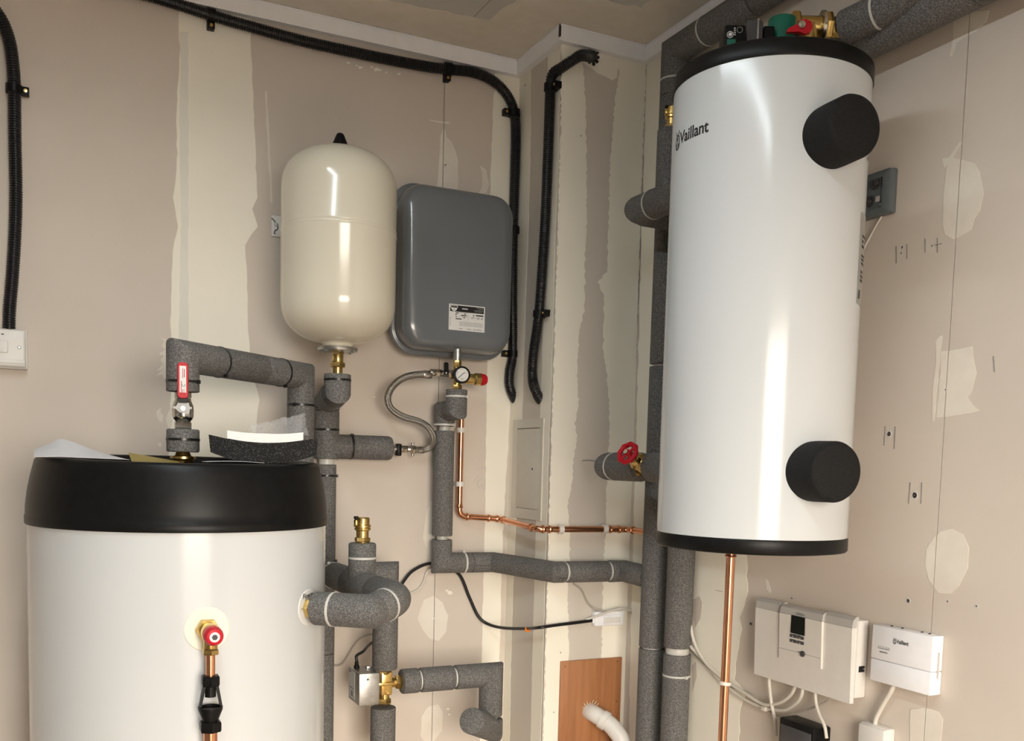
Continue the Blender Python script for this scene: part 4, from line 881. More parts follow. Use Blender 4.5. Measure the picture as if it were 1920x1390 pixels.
# ------------------------------------------------------------------ manifold, gauge, hose
mf = thing('gauge_manifold', 'brass manifold with a round pressure gauge and red relief cap under the grey vessel', 'valve', V(MX, MY, zm(730)))
P = lambda py, a=0, d=0: V(MX+a, MY+d, zm(py))
b = MB().cyl(P(690), P(664), 0.0085, 24).hexnut(P(689), P(677), 0.0105).cyl(P(689), P(731), 0.0100, 24, 0.001).hexnut(P(722), P(731), 0.0125)
b.cyl(P(704,-0.018), P(704,0.03), 0.0095, 20).cyl(P(709,0.02), P(709,0.064), 0.0125, 28, 0.001).lathe(P(709,0.045), V(1,0,0), [(0.0125,0),(0.0148,0.003),(0.0148,0.016),(0.013,0.018)], 28).build('body', 'brass', mf)
MB().lathe(P(709,0.062), V(1,0,0), [(0.0130,0),(0.0148,0.001),(0.0142,0.010),(0.0105,0.0165),(0.0,0.017)], 48, 12, 0.02).build('relief_cap', 'red', mf)
tag(MB().cyl(V(MX,MY,zm(676)), V(MX,MY,gb+0.004), 0.0092, 24).cyl(V(MX,MY,zm(672)), V(MX,MY,zm(663)), 0.0103, 24).build('vessel_nozzle', 'zinc'), 'short grey threaded nozzle between the flat grey vessel and the brass manifold', 'pipe fitting')
gd = (CAM - P(704)).normalized(); gd = (V(0,-1,0)*0.75 + gd*0.25).normalized()
gp = P(704, 0.004)
ga = MB().lathe(gp, gd, [(0.008,0.004),(0.010,0.014),(0.0195,0.016),(0.0205,0.018),(0.0208,0.030),(0.0200,0.032),(0.0165,0.0325),(0.0162,0.0305),(0,0.0305)], 48).build('gauge', 'black', mf)
MB().lathe(gp, gd, [(0.0160,0.0306),(0.0158,0.0312),(0,0.0312)], 40).build('dial', 'label', ga)
gx = gd.cross(UP).normalized()*-1; gx = gx if gx.dot(CR) > 0 else -gx; gy = gx.cross(gd) if gx.cross(gd).z > 0 else -gx.cross(gd)
gf = Frame(gp+gd*0.0313, gx, gy, gd)
MB().prism(gf, [(-0.0105,-0.0082),(-0.0095,-0.0090),(0.0040,0.0035),(0.0075,0.0045),(0.0070,0.0060),(0.0030,0.0048)], 0.0002, 0.0007).build('needle', 'print', ga)
tm = MB()
for k in range(21):
    a = math.radians(225-270*k/20); r0 = 0.0118 if k % 5 else 0.0105; e = V(math.cos(a), math.sin(a), 0); s_ = V(-e.y, e.x, 0)*0.00022
    tm.add([gf.p(*(e*r0+s_)[:2], 0.0003), gf.p(*(e*0.0138+s_)[:2], 0.0003), gf.p(*(e*0.0138-s_)[:2], 0.0003), gf.p(*(e*r0-s_)[:2], 0.0003)], [(0,1,2,3)])
tmo = tm.build('scale_ticks', 'print', ga); tmo['kind'] = 'stuff'
MB().ring(gf.p(0, -0.0105, 0.0003), gd, 0.0020, 0.0026, 0.0002, 16).build('dial_mark', 'print', ga)
il = thing('drain_valve', 'small nickel valve with a black lever left of the pressure gauge', 'valve', P(704,-0.03))
hz0 = P(704)
sx = lambda px: oY(px, 703, MY).x
lp = lambda px, dz=0: V(sx(px), MY, zm(702)+dz)
MB().hexnut(lp(850), lp(840), 0.0105).cyl(lp(842), lp(805), 0.0075, 20).hexnut(lp(826), lp(816), 0.0095).cyl(lp(817), lp(806), 0.0082, 20, 0.001).build('valve_body', 'chrome', il)
fl_ = fA(lp(833, 0.0))
MB().prism(fl_, [(-0.006,-0.004),(0.006,-0.004),(0.007,0.004),(0.0055,0.008),(0.0050,0.023),(0.002,0.0255),(-0.003,0.0255),(-0.005,0.023),(-0.0045,0.009)], 0.007, 0.014).build('lever', 'black', il)
MB().lathe(fl_.p(0,0,0.0138), NA, [(0.003,0),(0.002,0.0015),(0,0.002)], 12).build('lever_screw', 'chrome', il)
hs = [(806,703),(790,702.5),(768,705),(748,714),(732,731),(727,750),(735,768),(757,782),(784,790),(803,802),(813,821),(809,836),(797,843),(786,844)]
offs = [0.115,0.115,0.113,0.110,0.105,0.098,0.090,0.082,0.078,0.078,0.070,0.055,0.042,0.038]
hp = spline([A(x, y, o_) for (x, y), o_ in zip(hs, offs)], 8)
ho = thing('flexible_hose', 'braided steel filling hose curling from the manifold to the lower pipe branch', 'hose', hp[-1])
MB().tube(hp, 0.0083, 20, uv=True).build('braid', 'braid', ho)
MB().lathe(hp[0], (hp[0]-hp[1]), [(0.0092,-0.018),(0.0098,-0.016),(0.0098,0.0),(0.0085,0.004)], 20).build('ferrule', 'chrome', ho)
e_ = hp[-1]; ed = V(-1,0,0)
MB().lathe(e_, ed, [(0.0090,-0.012),(0.0095,-0.010),(0.0095,0.004),(0.008,0.006)], 20).build('ferrule', 'chrome', ho)
fv2 = thing('filling_valve', 'small nickel filling valve with a black collar at the foam branch end', 'valve', V(br1.x, BY, brz))
by2 = V(br1.x, BY, brz); ll = (e_-by2); lw = lambda t: by2+ll*t
MB().cyl(lw(-0.06), lw(0.36), 0.0085, 20).hexnut(lw(0.36), lw(0.56), 0.0100).cyl(lw(0.55), lw(1.0), 0.0088, 20, 0.001).hexnut(lw(0.66), lw(0.86), 0.0105).build('valve_body', 'chrome', fv2)
MB().box(Frame(lw(0.24), ll.normalized(), UP, NA), -0.006, 0.006, -0.018, 0.0125, -0.011, 0.0125, 0.0035).build('collar', 'black', fv2)
for s in (-1, 1): MB().cyl(lw(0.76)+UP*s*0.008, lw(0.76)+UP*s*0.0175, 0.0032, 12, 0.0008).build('wing', 'chrome', fv2)

# ------------------------------------------------------------------ copper pipe with fittings
rc = 0.0078
KO = 0.030
cu0 = A(864, 770, KO); cu1 = A(861, 968, KO); cu1.x = A(863, 870, KO).x; cu0.x = cu1.x
cu2 = A(938, 974, KO); cu2.z = cu1.z-0.008
cu3 = Fw(1008, 989, 0.030); cu3.z = cu2.z-0.010
cu4 = V(XC-0.026, cu3.y, cu3.z-0.002); cu5 = V(XC-0.026, P1Y+0.034, cu3.z-0.004)
cp_ = thing('copper_pipe', 'bright copper pipe dropping behind the foam and running along round the boxing', 'pipe', cu1)
path = [cu0, cu1, cu2, cu3, cu4, cu5]
cpath = fillet(path, 0.020, 8)
MB().tube(cpath, rc, 20).build('tube', 'copper', cp_)
def collar(p, d, L=0.010): MB().lathe(p-d.normalized()*L/2, d, [(rc+0.0002,0),(rc+0.0018,0.001),(rc+0.0026,0.003),(rc+0.0014,0.005),(rc+0.0014,L-0.002),(rc+0.0002,L)], 24).build('fitting_bead', 'copper', cp_)
for p, d in ((cu1+V(0,0,0.026), UP),(cu1+V(0.024,0,-0.002), cu2-cu1),(mid(cu1,cu2,0.72), cu2-cu1),(mid(cu2,cu3,0.10), cu3-cu2),(mid(cu1,cu2,0.93), cu2-cu1),(mid(cu2,cu3,0.86), cu3-cu2),(mid(cu3,cu4,0.06), V(1,0,0)),(mid(cu3,cu4,0.13), V(1,0,0)),(mid(cu3,cu4,0.80), V(1,0,0)),(mid(cu3,cu4,0.90), V(1,0,0)),(mid(cu4,cu5,0.22), V(0,1,0))): collar(p, d)
def clip(p, d, n, off):
    d = d.normalized(); s = d.cross(n).normalized()
    f = Frame(p, d, s, n); b = MB().ring(p, d, rc+0.0001, rc+0.0032, 0.012, 28).box(f, -0.006, 0.006, -0.006, 0.006, -off+0.0004, -rc-0.001, 0.001); b.build('pipe_clip', 'plastic', cp_)
clip(V(cu1.x, cu1.y, A(863,807,KO).z), UP, NA, KO); clip(V(cu1.x, cu1.y, A(863,908,KO).z), UP, NA, KO)
for px_ in (1051, 1134): clip(V(oY(px_,992,cu3.y).x, cu3.y, cu3.z-0.0008), V(1,0,0), NA, 0.030)
# drain under the wall-hung tank
tcx = oX(1370, 1046, 1.072)
td = thing('copper_pipe', 'straight vertical copper pipe hanging below the wall-hung white tank', 'pipe', V(tcx.x, tcx.y, 0.6))
MB().cyl(V(tcx.x,tcx.y,1.372), V(tcx.x,tcx.y,0.6), 0.0078, 24).build('tube', 'copper', td)
MB().lathe(V(tcx.x,tcx.y,1.3655), -UP, [(0.0115,0),(0.0115,0.004),(0.0098,0.005),(0.0098,0.014),(0.0105,0.016),(0.0082,0.018)], 24).build('socket', 'copper', td)

# ------------------------------------------------------------------ black corrugated conduits
def conduit(name, label, pts, clips, r=0.0128, pitch=0.0050, cat='conduit'):
    o = thing(name, label, cat, pts[-1]); d = resample(spline(pts, 10), pitch/4); rads = []
    for i in range(len(d)): rads.append(r*(1.0, 1.0, 0.85, 0.85)[i % 4])
    # keep the sweep smooth: every ring on the plain bisector
    MB().tube(d, r, 18, rads=rads).build('corrugated_tube', 'conduit', o, ang=20)
    for c, ax, n, lug, off in clips:
        ax = ax.normalized(); s = lug.normalized(); f = Frame(c, ax, s, n)
        b = MB().ring(c, ax, r+0.0002, r+0.0028, 0.0165, 28).box(f, -0.008, 0.008, r-0.001, r+0.0155, -off+0.0004, -off+0.019, 0.0015).box(f, -0.008, 0.008, -r*0.9, r*0.9, -off+0.0004, -r*0.5, 0.001)
        k = b.build('saddle_clip', 'black', o)
        MB().lathe(f.p(0, r+0.0085, -off+0.0188), n, [(0.0042,0),(0.0036,0.0012),(0,0.0014)], 14).build('clip_screw', 'brass', k)
    return o
co = 0.0165
pts = [A(x, y, co) for x, y in ((-60,-40),(-25,0),(2,36),(17,75),(24,120),(27,170),(28,260),(30,360),(28,440),(23,520),(18,580),(17,624))]
conduit('corrugated_conduit', 'black corrugated conduit dropping to the white switch at the left edge', pts, [(A(26,167,co), UP, NA, V(1,0,0), co)])
pts = [A(x, y, co) for x, y in ((150,-42),(300,-2),(400,30),(470,50),(560,75),(640,93),(720,110),(800,125),(850,131),(888,136),(922,150),(948,174),(963,205),(967,250),(965,340),(962,440),(961,560),(962,660),(956,695),(955,722),(962,742))] + [A(971,757,0.0), A(978,766,-0.02)]
conduit('corrugated_conduit', 'long black corrugated conduit under the ceiling trim, bending down behind the grey vessel', pts,
    [(A(396,29,co), A(470,46,co)-A(396,29,co), NA, V(0,0,-1), co), (A(840,129.5,co), A(860,132,co)-A(800,125,co), NA, V(0,0,-1), co), (A(964,212,co), V(0.04,0,-1), NA, V(-1,0,0), co), (A(963,432,co), UP, NA, V(1,0,0), co), (A(962,664,co), UP, NA, V(-1,0,0), co)])
fx = X1-0.0165
pts = [Fw(1112,107,-0.015), Fw(1106,106,0.012), Fw(1090,104,0.030), V(1.118, Y2-0.026, Fw(1066,110,0.03).z), V(1.098, Y2-0.004, Fw(1048,118,0.03).z)] + [oX(x, y, fx) for x, y in ((1036,140),(1032,165),(1029,250),(1023,400),(1017,500),(1012,570),(1007,615),(1001,655),(998,690),(999,715),(1005,735))] + [Sw(1012,748,0.0), Sw(1018,754,-0.02)]
conduit('corrugated_conduit', 'black corrugated conduit hooked round the top of the boxing and down its side', pts,
    [(oX(1032,164,fx), UP, NC, V(0,-1,0), 0.0165), (oX(1011,589,fx), oX(1012,570,fx)-oX(1007,615,fx), NC, V(0,-1,0), 0.0165)])
k = MB()
for i in range(9): 
    a = 2*PI*i/9; k.box(Frame(Fw(1110,107,0.0), V(math.cos(a),0,math.sin(a)), V(0,1,0), V(-math.sin(a),0,math.cos(a))), 0.008, 0.017+random.uniform(0,0.006), -0.006, -0.0005, -0.002, 0.003)
k = k.build('torn_hole_edge', 'print', wall_boxing_front); k['kind'] = 'stuff'

# ------------------------------------------------------------------ electrical things
sp = A(48, 619, 0.034); SH = 0.079
f_ = fA(V(sp.x-0.086, DA, A(48, 690, 0.034).z))
so = thing('wall_switch', 'white fused switch on the left edge, below the black conduit', 'switch', f_.o)
MB().box(f_, -0.002, 0.0885, -0.0025, SH+0.001, 0.0004, 0.022, 0.003).build('back_box', 'plastic', so)
pltn = loft(f_, [(0,0.086,0,SH,0.004,0.0215),(0,0.086,0,SH,0.004,0.0275),(0.0025,0.0835,0.0025,SH-0.0025,0.003,0.0315),(0.005,0.081,0.005,SH-0.005,0.003,0.0325)]).build('faceplate', 'plastic', so, ang=40)
MB().box(f_, 0.002, 0.084, 0.007, 0.0165, 0.031, 0.0345, 0.0015).build('grip_bar', 'plastic', pltn)
MB().box(f_, 0.033, 0.0525, 0.029, 0.0535, 0.032, 0.0350, 0.0015).build('rocker', 'plastic', so)
MB().ring(f_.p(0.0735, 0.0415, 0.0326), NA, 0.0022, 0.0036, 0.0008, 20).build('screw_cup', 'greyprint', pltn); MB().lathe(f_.p(0.0735, 0.0415, 0.0320), NA, [(0.0022,0),(0.002,0.001)], 14).build('screw', 'zinc', pltn)
MB().box(f_, 0.0405, 0.0455, 0.0655, 0.0678, 0.0322, 0.0332).build('neon_lamp', 'print', pltn)

# access panel on the side of the boxing
ap0, ap1 = Sw(1019.5, 784, 0.004), Sw(1012.5, 977, 0.004); apl = Sw(960, 880, 0.004)
ay0 = (ap0.y+ap1.y)/2
f_ = fC(V(X1, apl.y, (ap1.z)))
aw, ah = apl.y-ay0, ap0.z-ap1.z
an = thing('access_panel', 'narrow off-white access panel with a small lock, on the boxing side', 'access panel', f_.o)
d0, d1, e0, e1_ = 0.16*aw, 0.90*aw, 0.105*ah, 0.905*ah
fb = MB()
fo = [(0,0),(aw,0),(aw,ah),(0,ah)]
for a0, a1, b0, b1 in ((0,aw,0,e0-0.0008),(0,aw,e1_+0.0012,ah),(0,d0-0.0008,e0-0.0008,e1_+0.0012),(d1+0.0008,aw,e0-0.0008,e1_+0.0012)): fb.box(f_, a0, a1, b0, b1, 0.0004, 0.0042)
fb.build('frame', 'panel', an)
dr = MB().box(f_, d0, d1, e0, e1_, 0.0004, 0.0040, 0.0006).build('panel_door', 'panel', an)
MB().box(f_, d0, d1, e1_-0.0006, e1_+0.0014, 0.0006, 0.0044).build('top_gap', 'print', dr)
lkp = Sw(998.5, 880, 0.004)
la, lb_ = f_.o.y-lkp.y, lkp.z-f_.o.z
MB().ring(f_.p(la, lb_, 0.0044), NC, 0.0045, 0.0068, 0.001, 24).build('lock', 'plastic', dr); MB().lathe(f_.p(la, lb_, 0.0036), NC, [(0.0042,0),(0.0040,0.0012)], 20).build('lock_core', 'darkgrey', dr)

# grey moulded box on the right wall, behind the tank
g0, g1 = Cw(1676, 313, 0.012), Cw(1672, 398, 0.012)
f_ = fC(V(XC, g0.y+0.095, g1.z)); gw2, gh2 = 0.095, g0.z-g1.z
gx_ = thing('junction_box', 'dark grey moulded junction box with round knockouts behind the right tank edge', 'junction box', f_.o)
MB().box(f_, 0, gw2, 0, gh2, 0.0004, 0.012, 0.003).build('back_box', 'greybox', gx_)
lo_ = loft(f_, [(0.001,gw2-0.001,0.001,gh2-0.001,0.004,0.011),(0.001,gw2-0.001,0.001,gh2-0.001,0.004,0.017),(0.006,gw2-0.006,0.006,gh2-0.006,0.003,0.020),(0.0165,gw2-0.0165,0.0125,gh2-0.0125,0.002,0.020),(0.018,gw2-0.018,0.014,gh2-0.014,0.002,0.016)]).build('cover', 'greybox', gx_, ang=30)
for a, b_, r_ in ((0.062,0.058,0.0115),(0.036,0.055,0.0095),(0.050,0.028,0.0100),(0.024,0.030,0.0095)):
    MB().lathe(f_.p(a, b_, 0.0155), NC, [(r_,0),(r_,0.003),(r_*0.82,0.0032),(r_*0.8,0.001),(r_*0.45,0.001),(r_*0.4,0.004),(r_*0.15,0.005),(0,0.005)], 24).build('knockout', 'darkgrey', lo_)
for a, b_ in ((0.074,0.070),(0.074,0.018)): MB().lathe(f_.p(a, b_, 0.016), NC, [(0.0022,0),(0.0018,0.0015),(0,0.0016)], 12).build('screw', 'plasticg', lo_)
MB().box(f_, 0.061, 0.071, 0.024, 0.034, 0.0158, 0.0168, 0.0004).build('light_tab', 'plasticg', lo_)
def cable(name, label, pts, r, m, n=8, cat='cable'):
    return tag(MB().tube(spline(pts, n), r, 12).build(name, m), label, cat)
cable('cable', 'thin pale cable slanting from the grey box to behind the tank', [Cw(1654,404,0.004), Cw(1640,428,0.006), Cw(1622,462,0.010), Cw(1600,505,0.02)], 0.0017, 'cable')

# heating controller on the right wall
y1c, z0c, z1c = Cw(1620, 1235, 0.0).y, None, None
f_ = fC(V(XC, Cw(1412, 1265, 0.036).y, Cw(1592, 1321, 0.036).z))
cw_ = f_.o.y-Cw(1595, 1250, 0.036).y; ch = Cw(1417, 1119, 0.028).z-f_.o.z
hc = thing('heating_controller', 'wide white heating controller with a dark display on the right wall', 'controller', f_.o)
MB().box(f_, 0.012, cw_+0.004, 0.010, ch-0.006, 0.0005, 0.0262, 0.003).build('base', 'plastic', hc)
band = ch*0.875
MB().prism(Frame(f_.o, f_.u, f_.n, f_.r), [(0.0,0.0245),(0.0,0.0335),(0.03,0.0345),(band*0.6,0.0362),(band,0.0378),(band,0.0245)], 0.0, cw_).build('front_cover', 'plastic', hc)
for a0, a1 in ((0.0, cw_*0.29), (cw_*0.735, cw_)):
    MB().prism(Frame(f_.o, f_.u, f_.n, f_.r), [(band+0.0004,0.022),(band+0.0004,0.0375),(ch-0.006,0.0352),(ch,0.028),(ch,0.022)], a0, a1-0.0004).build('grey_band', 'plasticg', hc)
pa0, pa1, pb0, pb1 = cw_*0.295, cw_*0.733, ch*0.315, ch*0.985
pn = MB().prism(Frame(f_.o, f_.u, f_.n, f_.r), [(pb0,0.030),(pb0,0.0392),(pb0+0.02,0.0400),(pb1-0.018,0.0430),(pb1-0.0165,0.0430),(pb1-0.0165,0.030)], pa0, pa1).build('control_panel', 'plastic', hc)
MB().prism(Frame(f_.o, f_.u, f_.n, f_.r), [(pb1-0.016,0.028),(pb1-0.016,0.0425),(pb1-0.004,0.0405),(pb1,0.034),(pb1,0.028)], pa0, pa1).build('panel_top_band', 'plasticg', pn)
def cf(b_): return 0.0400+(b_-pb0-0.02)*(0.003/(pb1-pb0-0.038))
def onp(a0, a1, b0, b1, name, m, par, t=0.0008, bev=0.0): return MB().box(f_, a0, a1, b0, b1, cf(b0)-0.001, cf(b1)+t, bev).build(name, m, par)
wA = pa1-pa0
sx0, sx1 = pa0+wA*0.30, pa0+wA*0.62
onp(sx0, sx1, ch*0.665, ch*0.885, 'display', 'screen', pn)
for i in range(2):
    for j in range(2):
        a0 = sx0-0.003+(sx1-sx0)*0.54*i; b0 = ch*(0.610-0.062*j)
        k = onp(a0, a0+(sx1-sx0)*0.49, b0, b0+ch*0.040, 'button', 'darkgrey', pn, 0.0016, 0.0012)
        MB().box(f_, a0+0.007, a0+0.010, b0+0.0016, b0+0.0034, cf(b0)+0.0014, cf(b0)+0.0024).build('button_mark', 'plasticg', k)
onp(pa0+0.001, pa1-0.001, ch*0.440, ch*0.443, 'panel_seam', 'greyprint', pn, 0.0004)
c = f_.p(pa0+wA*0.585, ch*0.440, cf(ch*0.44)); MB().lathe(c, NC, [(0.0058,0),(0.0058,0.0022),(0.0048,0.003),(0,0.003)], 28).build('knob', 'darkgrey', pn)
onp(pa0+wA*0.455, pa0+wA*0.525, ch*0.447, ch*0.455, 'print_line', 'greyprint', pn, 0.0004)
g_ = text_geo('Vaillant', 0.0078, 0.0001); flat(MB(), f_, g_, pa0+wA*0.40, pb1-0.0135, 0.0429).build('lettering', 'greyprint', pn)
onp(sx0+0.006, sx1-0.012, ch*0.648, ch*0.656, 'print_line', 'greyprint', pn, 0.0004)
sdf = Frame(f_.p(cw_+0.004, 0, 0), V(1,0,0), UP, V(0,-1,0))
MB().box(Frame(V(XC-0.0262, f_.o.y-cw_-0.004, f_.o.z), V(1,0,0), UP, V(0,-1,0)), 0.006, 0.020, ch*0.365, ch*0.435, -0.001, 0.0005).build('side_socket', 'print', hc)
MB().box(Frame(V(XC-0.0262, f_.o.y-cw_-0.004, f_.o.z), V(1,0,0), UP, V(0,-1,0)), 0.017, 0.0215, ch*0.395, ch*0.405, -0.001, 0.0009).build('socket_latch', 'plastic', hc)
for k in range(9):
    a = cw_*(0.17+0.092*k); MB().lathe(f_.p(a, 0.011, 0.014), -UP, [(0.0062,0),(0.0066,0.004),(0.0050,0.008),(0.0052,0.012)], 16).build('cable_gland', 'plastic', hc)

# gateway box on the right wall
f_ = fC(V(XC, Cw(1630, 1276, 0.027).y, Cw(1746, 1307, 0.027).z))
bw, bh = f_.o.y-Cw(1746, 1250, 0.027).y, Cw(1634, 1170, 0.027).z-f_.o.z
gb_ = thing('wireless_gateway', 'small square white box to the right of the heating controller', 'control box', f_.o)
MB().box(f_, 0, bw, 0, bh*0.395-0.0003, 0.0005, 0.0268, 0.0022).build('lower_cover', 'pvc', gb_); up_ = MB().box(f_, 0, bw, bh*0.395+0.0003, bh, 0.0005, 0.0270, 0.0022).build('upper_cover', 'pvc', gb_)
lg2 = logo_geo(0.0098); flat(MB(), f_, lg2, bw*0.37, bh*0.755, 0.0274).build('logo', 'print', up_)
MB().box(f_, bw*0.115, bw*0.315, bh*0.600, bh*0.612, 0.0268, 0.0276).build('indicator_line', 'greyprint', up_); MB().box(f_, bw*0.15, bw*0.285, bh*0.532, bh*0.556, 0.0268, 0.0276, 0.0004).build('indicator_bar', 'greyprint', up_)
for a in (0.12, 0.16, 0.20, 0.25, 0.29): MB().box(f_, bw*a, bw*(a+0.025), bh*0.622, bh*0.645, 0.0268, 0.0275).build('indicator_icon', 'plasticg', up_)
MB().box(Frame(V(XC, f_.o.y-bw, f_.o.z), V(-1,0,0), UP, V(0,-1,0)), 0.009, 0.013, bh*0.28, bh*0.72, -0.001, 0.0006, 0.0003).build('side_groove', 'plasticg', gb_)
for a in (0.22, 0.40, 0.72, 0.84): MB().box(f_, bw*a, bw*a+0.002, bh-0.0005, bh+0.0015, 0.010, 0.014).build('top_notch', 'print', up_)
# cables below
def cc(px, py, o=0.012): return Cw(px, py, o)
cable('cable', 'white cable hanging below the small square white box', [cc(1676,1284,0.016), cc(1670,1298,0.016), cc(1658,1318,0.014), cc(1644,1344,0.012), cc(1640,1362,0.012)], 0.0042, 'cable')
cable('cable', 'white cable sweeping from beside the foam risers, upper of the pair, to the controller', [cc(1294,1170,0.02), cc(1302,1206,0.02), cc(1322,1242,0.02), cc(1356,1273,0.018), cc(1398,1301,0.016), cc(1432,1321,0.016), cc(1462,1318,0.018), cc(1482,1304,0.02), cc(1491,1288,0.022), cc(1494,1276,0.022)], 0.0036, 'cable')
cable('cable', 'white cable sweeping below its neighbour from the risers to the controller', [cc(1294,1212,0.02), cc(1322,1243,0.013), cc(1354,1280,0.012), cc(1398,1313,0.012), cc(1436,1328,0.012), cc(1470,1332,0.014), cc(1492,1320,0.018), cc(1503,1304,0.022), cc(1506,1282,0.022)], 0.0036, 'cable')
cable('cable', 'thin grey cable looping under the controller to its right end', [cc(1294,1218,0.008), cc(1330,1255,0.007), cc(1360,1284,0.006), cc(1404,1300,0.006), cc(1430,1322,0.006), cc(1455,1341,0.008), cc(1490,1338,0.010), cc(1530,1325,0.014), cc(1552,1314,0.018), cc(1556,1304,0.022)], 0.0022, 'cableg')
cable('cable', 'short white cable dropping straight from the left end of the controller', [cc(1442,1266,0.022), cc(1443,1290,0.022), cc(1447,1322,0.018), cc(1453,1350,0.014), cc(1455,1380,0.012)], 0.0036, 'cable')
cable('cable', 'short white cable dropping from the middle of the controller past the black box', [cc(1529,1300,0.022), cc(1530,1318,0.024), cc(1536,1340,0.028), cc(1546,1362,0.03), cc(1550,1385,0.03)], 0.0032, 'cable')
tag(MB().box(fC(cc(1435,1329,0.012)), -0.008, 0.008, -0.005, 0.005, -0.006, 0.008, 0.003).build('cable_tie', 'cable'), 'white tie bundling the cables under the controller', 'cable tie')
tag(MB().ring(V(tcx.x, tcx.y, oX(1358,1281,tcx.x).z), V(0.1,0,1), 0.0079, 0.0108, 0.006, 24).build('cable_tie', 'cable'), 'white tie around the vertical copper pipe', 'cable tie')
f_ = fC(Cw(1494, 1342, 0.0)); bx_ = thing('power_adapter', 'black box just peeping in under the heating controller', 'adapter', f_.p(0, -0.07, 0))
MB().box(f_, 0, 0.095, -0.075, 0.002, 0.0004, 0.045, 0.004).build('body', 'black', bx_); MB().box(f_, 0.006, 0.089, -0.069, -0.010, 0.044, 0.047, 0.001).build('front_plate', 'darkgrey', bx_)
f_ = fC(Cw(1630, 1352, 0.0)); sk = thing('wall_socket', 'white socket at the bottom below the small square white box', 'socket', f_.p(0, -0.07, 0))
MB().box(f_, -0.002, 0.060, -0.086, 0.001, 0.0004, 0.020, 0.003).build('back_box', 'plastic', sk); MB().box(f_, 0.0, 0.058, -0.084, -0.001, 0.019, 0.026, 0.002).build('faceplate', 'plastic', sk)

# junction box and cables on the boxing front
f_ = fA(V(Fw(1116,1160,0.02).x, Y2, Fw(1140,1174,0.02).z)); jw, jh = Fw(1170,1160,0.02).x-f_.o.x, Fw(1140,1147,0.02).z-Fw(1140,1174,0.02).z
jb = thing('junction_box', 'small white junction box on the boxing where the black cable ends', 'junction box', f_.o)
MB().box(f_, 0, jw, 0, jh, 0.0004, 0.020, 0.003).build('body', 'pvc', jb); j2 = MB().box(f_, jw*0.20, jw*0.93, jh*0.10, jh*0.72, 0.019, 0.0225, 0.0012).build('cover', 'pvc', jb)
MB().box(f_, jw*0.27, jw*0.86, jh*0.20, jh*0.60, 0.0222, 0.0236, 0.0006).build('cover_panel', 'plastic', j2); MB().box(f_, -0.004, 0.006, jh*0.2, jh*0.55, 0.004, 0.016, 0.002).build('cable_entry', 'pvc', jb)
bc = thing('cable', 'black cable sagging from behind the foam pipe to the small white junction box', 'cable', A(930,1175,0.01))
kp = [A(748,1108,0.03), A(757,1090,0.02), A(775,1070,0.014), A(806,1057,0.012), A(840,1064,0.012), A(863,1080,0.010), A(880,1120,0.008), A(897,1156,0.010), A(916,1171,0.025), oY(945,1178,2.22), oY(985,1179,2.13), oY(1012,1177,2.055), Fw(1040,1173,0.012), Fw(1080,1168,0.010), Fw(1118,1163,0.010)]
MB().tube(spline(kp, 8), 0.0042, 14).build('sheath', 'cableb', bc)
oc = oY(990,1180,2.12); MB().box(Frame(oc, V(0.75,-0.66,0), UP, V(-0.66,-0.75,0)), -0.0065, 0.0065, -0.006, 0.0048, -0.006, 0.006, 0.0012).build('orange_sleeve', 'orange', bc)
cable('cable', 'thin white cable wriggling beside the black cable, left of the long foam pipe', [A(752,1119,0.03), A(766,1114,0.012), A(784,1106,0.008), A(795,1090,0.008), A(800,1074,0.008), A(812,1066,0.010)], 0.0024, 'cable')
cable('cable', 'thin pale cable running from the drop pipe to behind the big cylinder', [A(700,1189,0.03), A(684,1193,0.010), A(668,1205,0.006), A(652,1230,0.006), A(640,1246,0.006), A(622,1249,0.012)], 0.0024, 'cableg')
mvc = am.p(x0+0.012, z1+0.017, -0.03)
cable('cable', 'short black cable curving from the silver actuator up behind the drop pipe', [mvc, mvc+V(0.001,0.004,0.012), A(681,1222,0.16), A(692,1210,0.13), A(706,1200,0.10)], 0.0036, 'cableb')
cable('cable', 'thin grey cable draped over the small white junction box', [Fw(1075,1095,0.004), Fw(1090,1106,0.004), Fw(1102,1130,0.006), Fw(1117,1142,0.018), Fw(1138,1147,0.026), Fw(1160,1141,0.024), Fw(1180,1146,0.015), Fw(1198,1160,0.012)], 0.0022, 'cableg')
cable('cable', 'white cable crossing the front of the small white junction box', [Fw(1098,1162,0.006), Fw(1112,1158,0.016), Fw(1128,1152,0.027), Fw(1148,1145,0.028), Fw(1168,1142,0.024), Fw(1188,1149,0.016), Fw(1203,1160,0.012)], 0.0032, 'cable')
cable('cable', 'thin pale cable arching just above the long foam pipe on the boxing side', [Sw(966,1052,0.01), Sw(974,1046,0.006), Sw(985,1045,0.006), Sw(994,1049,0.006), Sw(1000,1056,0.012)], 0.0022, 'cableg')

